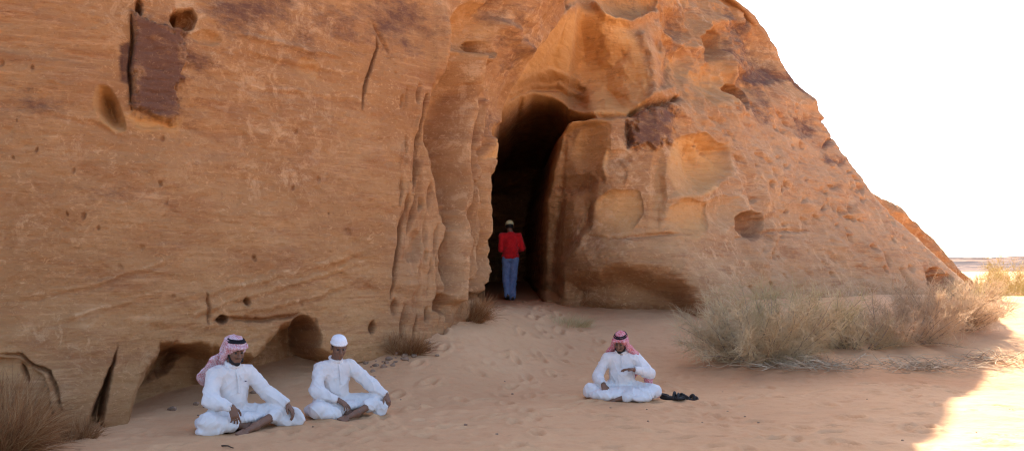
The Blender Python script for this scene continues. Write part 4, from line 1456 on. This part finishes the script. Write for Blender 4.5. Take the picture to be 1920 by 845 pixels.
GB = "dry shrubs at the foot of the right flank"
shrub(3.55, 14.5, 1.18, 1.08, 80, 9500, M['bush_grey'], "big tangled grey-straw shrub nearest the man with sandals", 101, GB, low=.10)
shrub(4.35, 15.7, 1.20, 1.08, 60, 5200, M['bush_green'], "taller wispy sage-green shrub rising behind the big grey one", 102, GB, rt=.003)
shrub(6.2, 16.0, 1.15, .90, 70, 7200, M['bush_straw'], "straw-coloured shrub in the middle of the clump beside the rock", 103, GB, low=.08)
shrub(7.45, 17.2, 1.15, .95, 70, 7000, M['bush_straw'], "brownish rounded shrub at the edge of the rock's shadow", 104, GB, low=.05)
shrub(5.25, 15.6, 1.1, .72, 60, 4200, M['bush_grey'], "low grey shrub filling the gap between two bigger shrubs", 105, GB)
shrub(9.7, 21.2, .9, .55, 60, 2000, M['bush_green'], "dull green shrub by the right foot of the rock, half in sun", 106, GB)
shrub(11.0, 23.5, .9, .5, 50, 1500, M['bush_straw'], "pale sunlit shrub just beyond the end of the rock", 107, GB)
GF = "golden shrubs on the sunlit plain"
for i, (px, dd_, r, h, lb) in enumerate([(1846, 46, 1.3, 1.3, "golden shrub closest to the rock on the sunlit plain"), (1890, 44, 1.5, 1.7, "tall golden shrub on the plain at the picture edge"),
                                          (1915, 58, 2.2, 2.6, "high golden shrub standing farthest off on the plain"), (1866, 52, 1.3, .9, "low golden shrub behind two others on the plain"),
                                          (1912, 36, 1.0, .7, "small golden shrub in front of the taller ones on the plain")]):
    shrub((px - 960) / FPX * dd_, dd_, r, h, 60, 2600, M['bush_gold'], lb, 120 + i, GF, rt=.008)


def dead_wood(x, y, rx, ry, n, label, seed):
    g = np.random.default_rng(seed)
    zb = gz(x, y)
    p0 = np.stack([g.normal(0, rx * .5, n), g.normal(0, ry * .5, n), g.uniform(.0, .05, n)], -1)
    a = g.uniform(0, 2 * PI, n)
    d = np.stack([np.cos(a) * 1.2, np.sin(a), g.normal(.12, .22, n)], -1)
    P = grow(g, n, p0, d, g.uniform(.12, .6, n), 6, .35, .0, .05)
    P[:, :, 2] = np.clip(P[:, :, 2], -.01, .16)
    o = strands("dead_branches", P, g.uniform(.004, .008, n), np.full(n, .002), g.uniform(0, 1, n), M['dead'])
    o.location = (x, y, zb)
    tag(o, label, "dead branches", "bleached dead branches on the sand", "stuff")


dead_wood(4.1, 13.95, .8, .35, 240, "bleached dead branches under the front of the big grey shrub", 141)
dead_wood(5.7, 14.3, .9, .42, 260, "bleached dead branches strewn between the shrubs and the shadow edge", 142)
dead_wood(7.2, 15.0, .7, .45, 150, "bleached dead branches running out into the sunlight", 143)

tuft(-4.28, 8.35, .52, .56, 2400, M['bush_brown'], "dense brown dry grass clump at the lower left corner", 151, w=.0032)
tuft(-3.95, 9.15, .30, .30, 500, M['bush_brown'], "short sparse brown grass beside the split at the rock's foot", 152, w=.0026)
tuft(-4.6, 9.05, .42, .68, 1200, M['bush_brown'], "taller brown grass clump against the wall at the left edge", 156, w=.003)
tuft(-1.42, 13.4, .44, .33, 900, M['bush_brown'], "reddish dry grass along the foot of the fluted pillar", 153, w=.0035, flat=.5)
tuft(-.66, 15.0, .42, .50, 900, M['bush_brown'], "dark dry grass at the corner where the ground rises to the cave", 154, w=.004, flat=.6)
tuft(1.0, 17.0, .60, .30, 260, M['bush_green'], "thin pale green grass on the slope below the cave mouth", 155, w=.003, lean=(.25, 0))


# ------------------------------------------------------------------ stones and sticks
def stone_mesh(seed):
    g = random.Random(seed)
    f = Field((-.1, -.1, -.1), (.1, .1, .1), .009)
    f.ell((0, 0, 0), (g.uniform(.05, .07), g.uniform(.04, .06), g.uniform(.025, .045)), .01)
    f.ell((g.uniform(-.03, .03), g.uniform(-.02, .02), .005), (.035, .04, .03), .01, rotm(g.uniform(0, 90), 20, 10))
    V, Q = f.mesh()
    for _ in range(9):                       # knock flat faces off it
        n_ = np.array([g.gauss(0, 1), g.gauss(0, 1), g.gauss(0, .8)]); n_ /= np.linalg.norm(n_)
        d_ = V @ n_; m_ = np.quantile(d_, g.uniform(.80, .93))
        V = V - n_[None] * np.clip(d_ - m_, 0, None)[:, None] * .95
    V = V + vnormals(V, Q) * (.004 * fbm(V[:, 0] * 40, V[:, 1] * 40, V[:, 2] * 40, 3, seed))[:, None]
    return mesh_np("stone", V, Q, False)


sm = [stone_mesh(i) for i in range(5)]
for q in sm: q.materials.append(M['stone'])
sr = random.Random(5)
for i in range(16):
    x = -3.25 + sr.gauss(0, .35); y = 11.2 + sr.gauss(0, .25)
    o = bpy.data.objects.new("rock_chip", sm[i % 5]); COL.objects.link(o)
    k_ = sr.uniform(.3, 1.1)
    o.location = (x, y, gz(x, y) + .01 * k_); o.scale = (k_, k_, k_); o.rotation_euler = (0, 0, sr.uniform(0, 6))
    tag(o, "small rock chip fallen under the overhang behind the two seated men", "rock chip", "rock chips under the overhang")
for i in range(34):
    t = sr.random()
    x = -2.15 + 1.0 * t + sr.gauss(0, .10); y = 12.45 + 1.2 * t + sr.gauss(0, .14)
    o = bpy.data.objects.new("stone", sm[i % 5]); COL.objects.link(o)
    s = sr.uniform(.25, .95)
    o.location = (x, y, gz(x, y) + .01 * s); o.scale = (s, s, s); o.rotation_euler = (0, 0, sr.uniform(0, 6))
    tag(o, "small grey stone in the litter along the foot of the rock wall", "stone", "small stones along the foot of the wall")


for i in range(26):
    x = sr.uniform(-2.2, 5.5); y = sr.uniform(8.6, 13.2)
    o = bpy.data.objects.new("pebble", sm[i % 5]); COL.objects.link(o)
    k_ = sr.uniform(.12, .34)
    o.location = (x, y, gz(x, y) + .008 * k_); o.scale = (k_, k_, k_); o.rotation_euler = (0, 0, sr.uniform(0, 6))
    tag(o, "tiny grey pebble lying on the open trodden sand", "pebble", "pebbles scattered over the trodden sand")


def stick(pts, r, label):
    P = np.array(pts, float)
    k = np.linspace(0, 1, len(P)); kk = np.linspace(0, 1, 12)
    Q = np.stack([np.interp(kk, k, P[:, i]) for i in range(3)], -1)
    z = np.array([gz(a, b) for a, b in Q[:, :2]])
    Q[:, 2] += z
    Q -= Q[0]
    o = strands("stick", Q[None], np.array([r]), np.array([r * .5]), [0.3], M['stick'])
    o.location = (P[0][0], P[0][1], P[0][2] + z[0])
    tag(o, label, "stick")


stick([(-2.50, 8.72, .012), (-2.44, 8.68, .016), (-2.36, 8.58, .010)], .009, "short dark stick on the sand in front of the man at far left")
print("plants", round(time.time() - T0, 1))
# ------------------------------------------------------------------ light
SUN_EL, SUN_AZ = math.radians(40), math.radians(-14)     # azimuth from +Y towards +X
sd_ = Vector((math.sin(SUN_AZ) * math.cos(SUN_EL), math.cos(SUN_AZ) * math.cos(SUN_EL), math.sin(SUN_EL)))
sl = bpy.data.lights.new("sun", 'SUN')
sl.energy = 4.5
sl.angle = math.radians(0.5)
sl.color = (1.0, 0.93, 0.82)
so = bpy.data.objects.new("sun", sl)
COL.objects.link(so)
so.rotation_euler = sd_.to_track_quat('Z', 'Y').to_euler()
so.location = (0, 40, 40)
wd = bpy.data.worlds.new("World")
scene.world = wd
wd.use_nodes = True
nt = wd.node_tree
nt.nodes.clear()
sky = nt.nodes.new('ShaderNodeTexSky')
sky.sky_type = 'NISHITA'
sky.sun_disc = False
sky.sun_elevation = SUN_EL
sky.sun_rotation = SUN_AZ
sky.altitude = 800
sky.dust_density = 4.0
sky.air_density = 0.8
sky.ozone_density = 0.6
bg = nt.nodes.new('ShaderNodeBackground')
bg.inputs['Strength'].default_value = 0.12
wo = nt.nodes.new('ShaderNodeOutputWorld')
nt.links.new(sky.outputs[0], bg.inputs[0])
nt.links.new(bg.outputs[0], wo.inputs[0])
vs = scene.view_settings
vs.view_transform = 'Standard'
vs.look = 'None'
vs.gamma = 1.0
vs.use_curve_mapping = False
vs.exposure = 2.14
scene.cycles.max_bounces = 6
scene.cycles.diffuse_bounces = 4
scene.cycles.use_denoising = True
scene.cycles.filter_width = 1.2
print("done", round(time.time() - T0, 1))
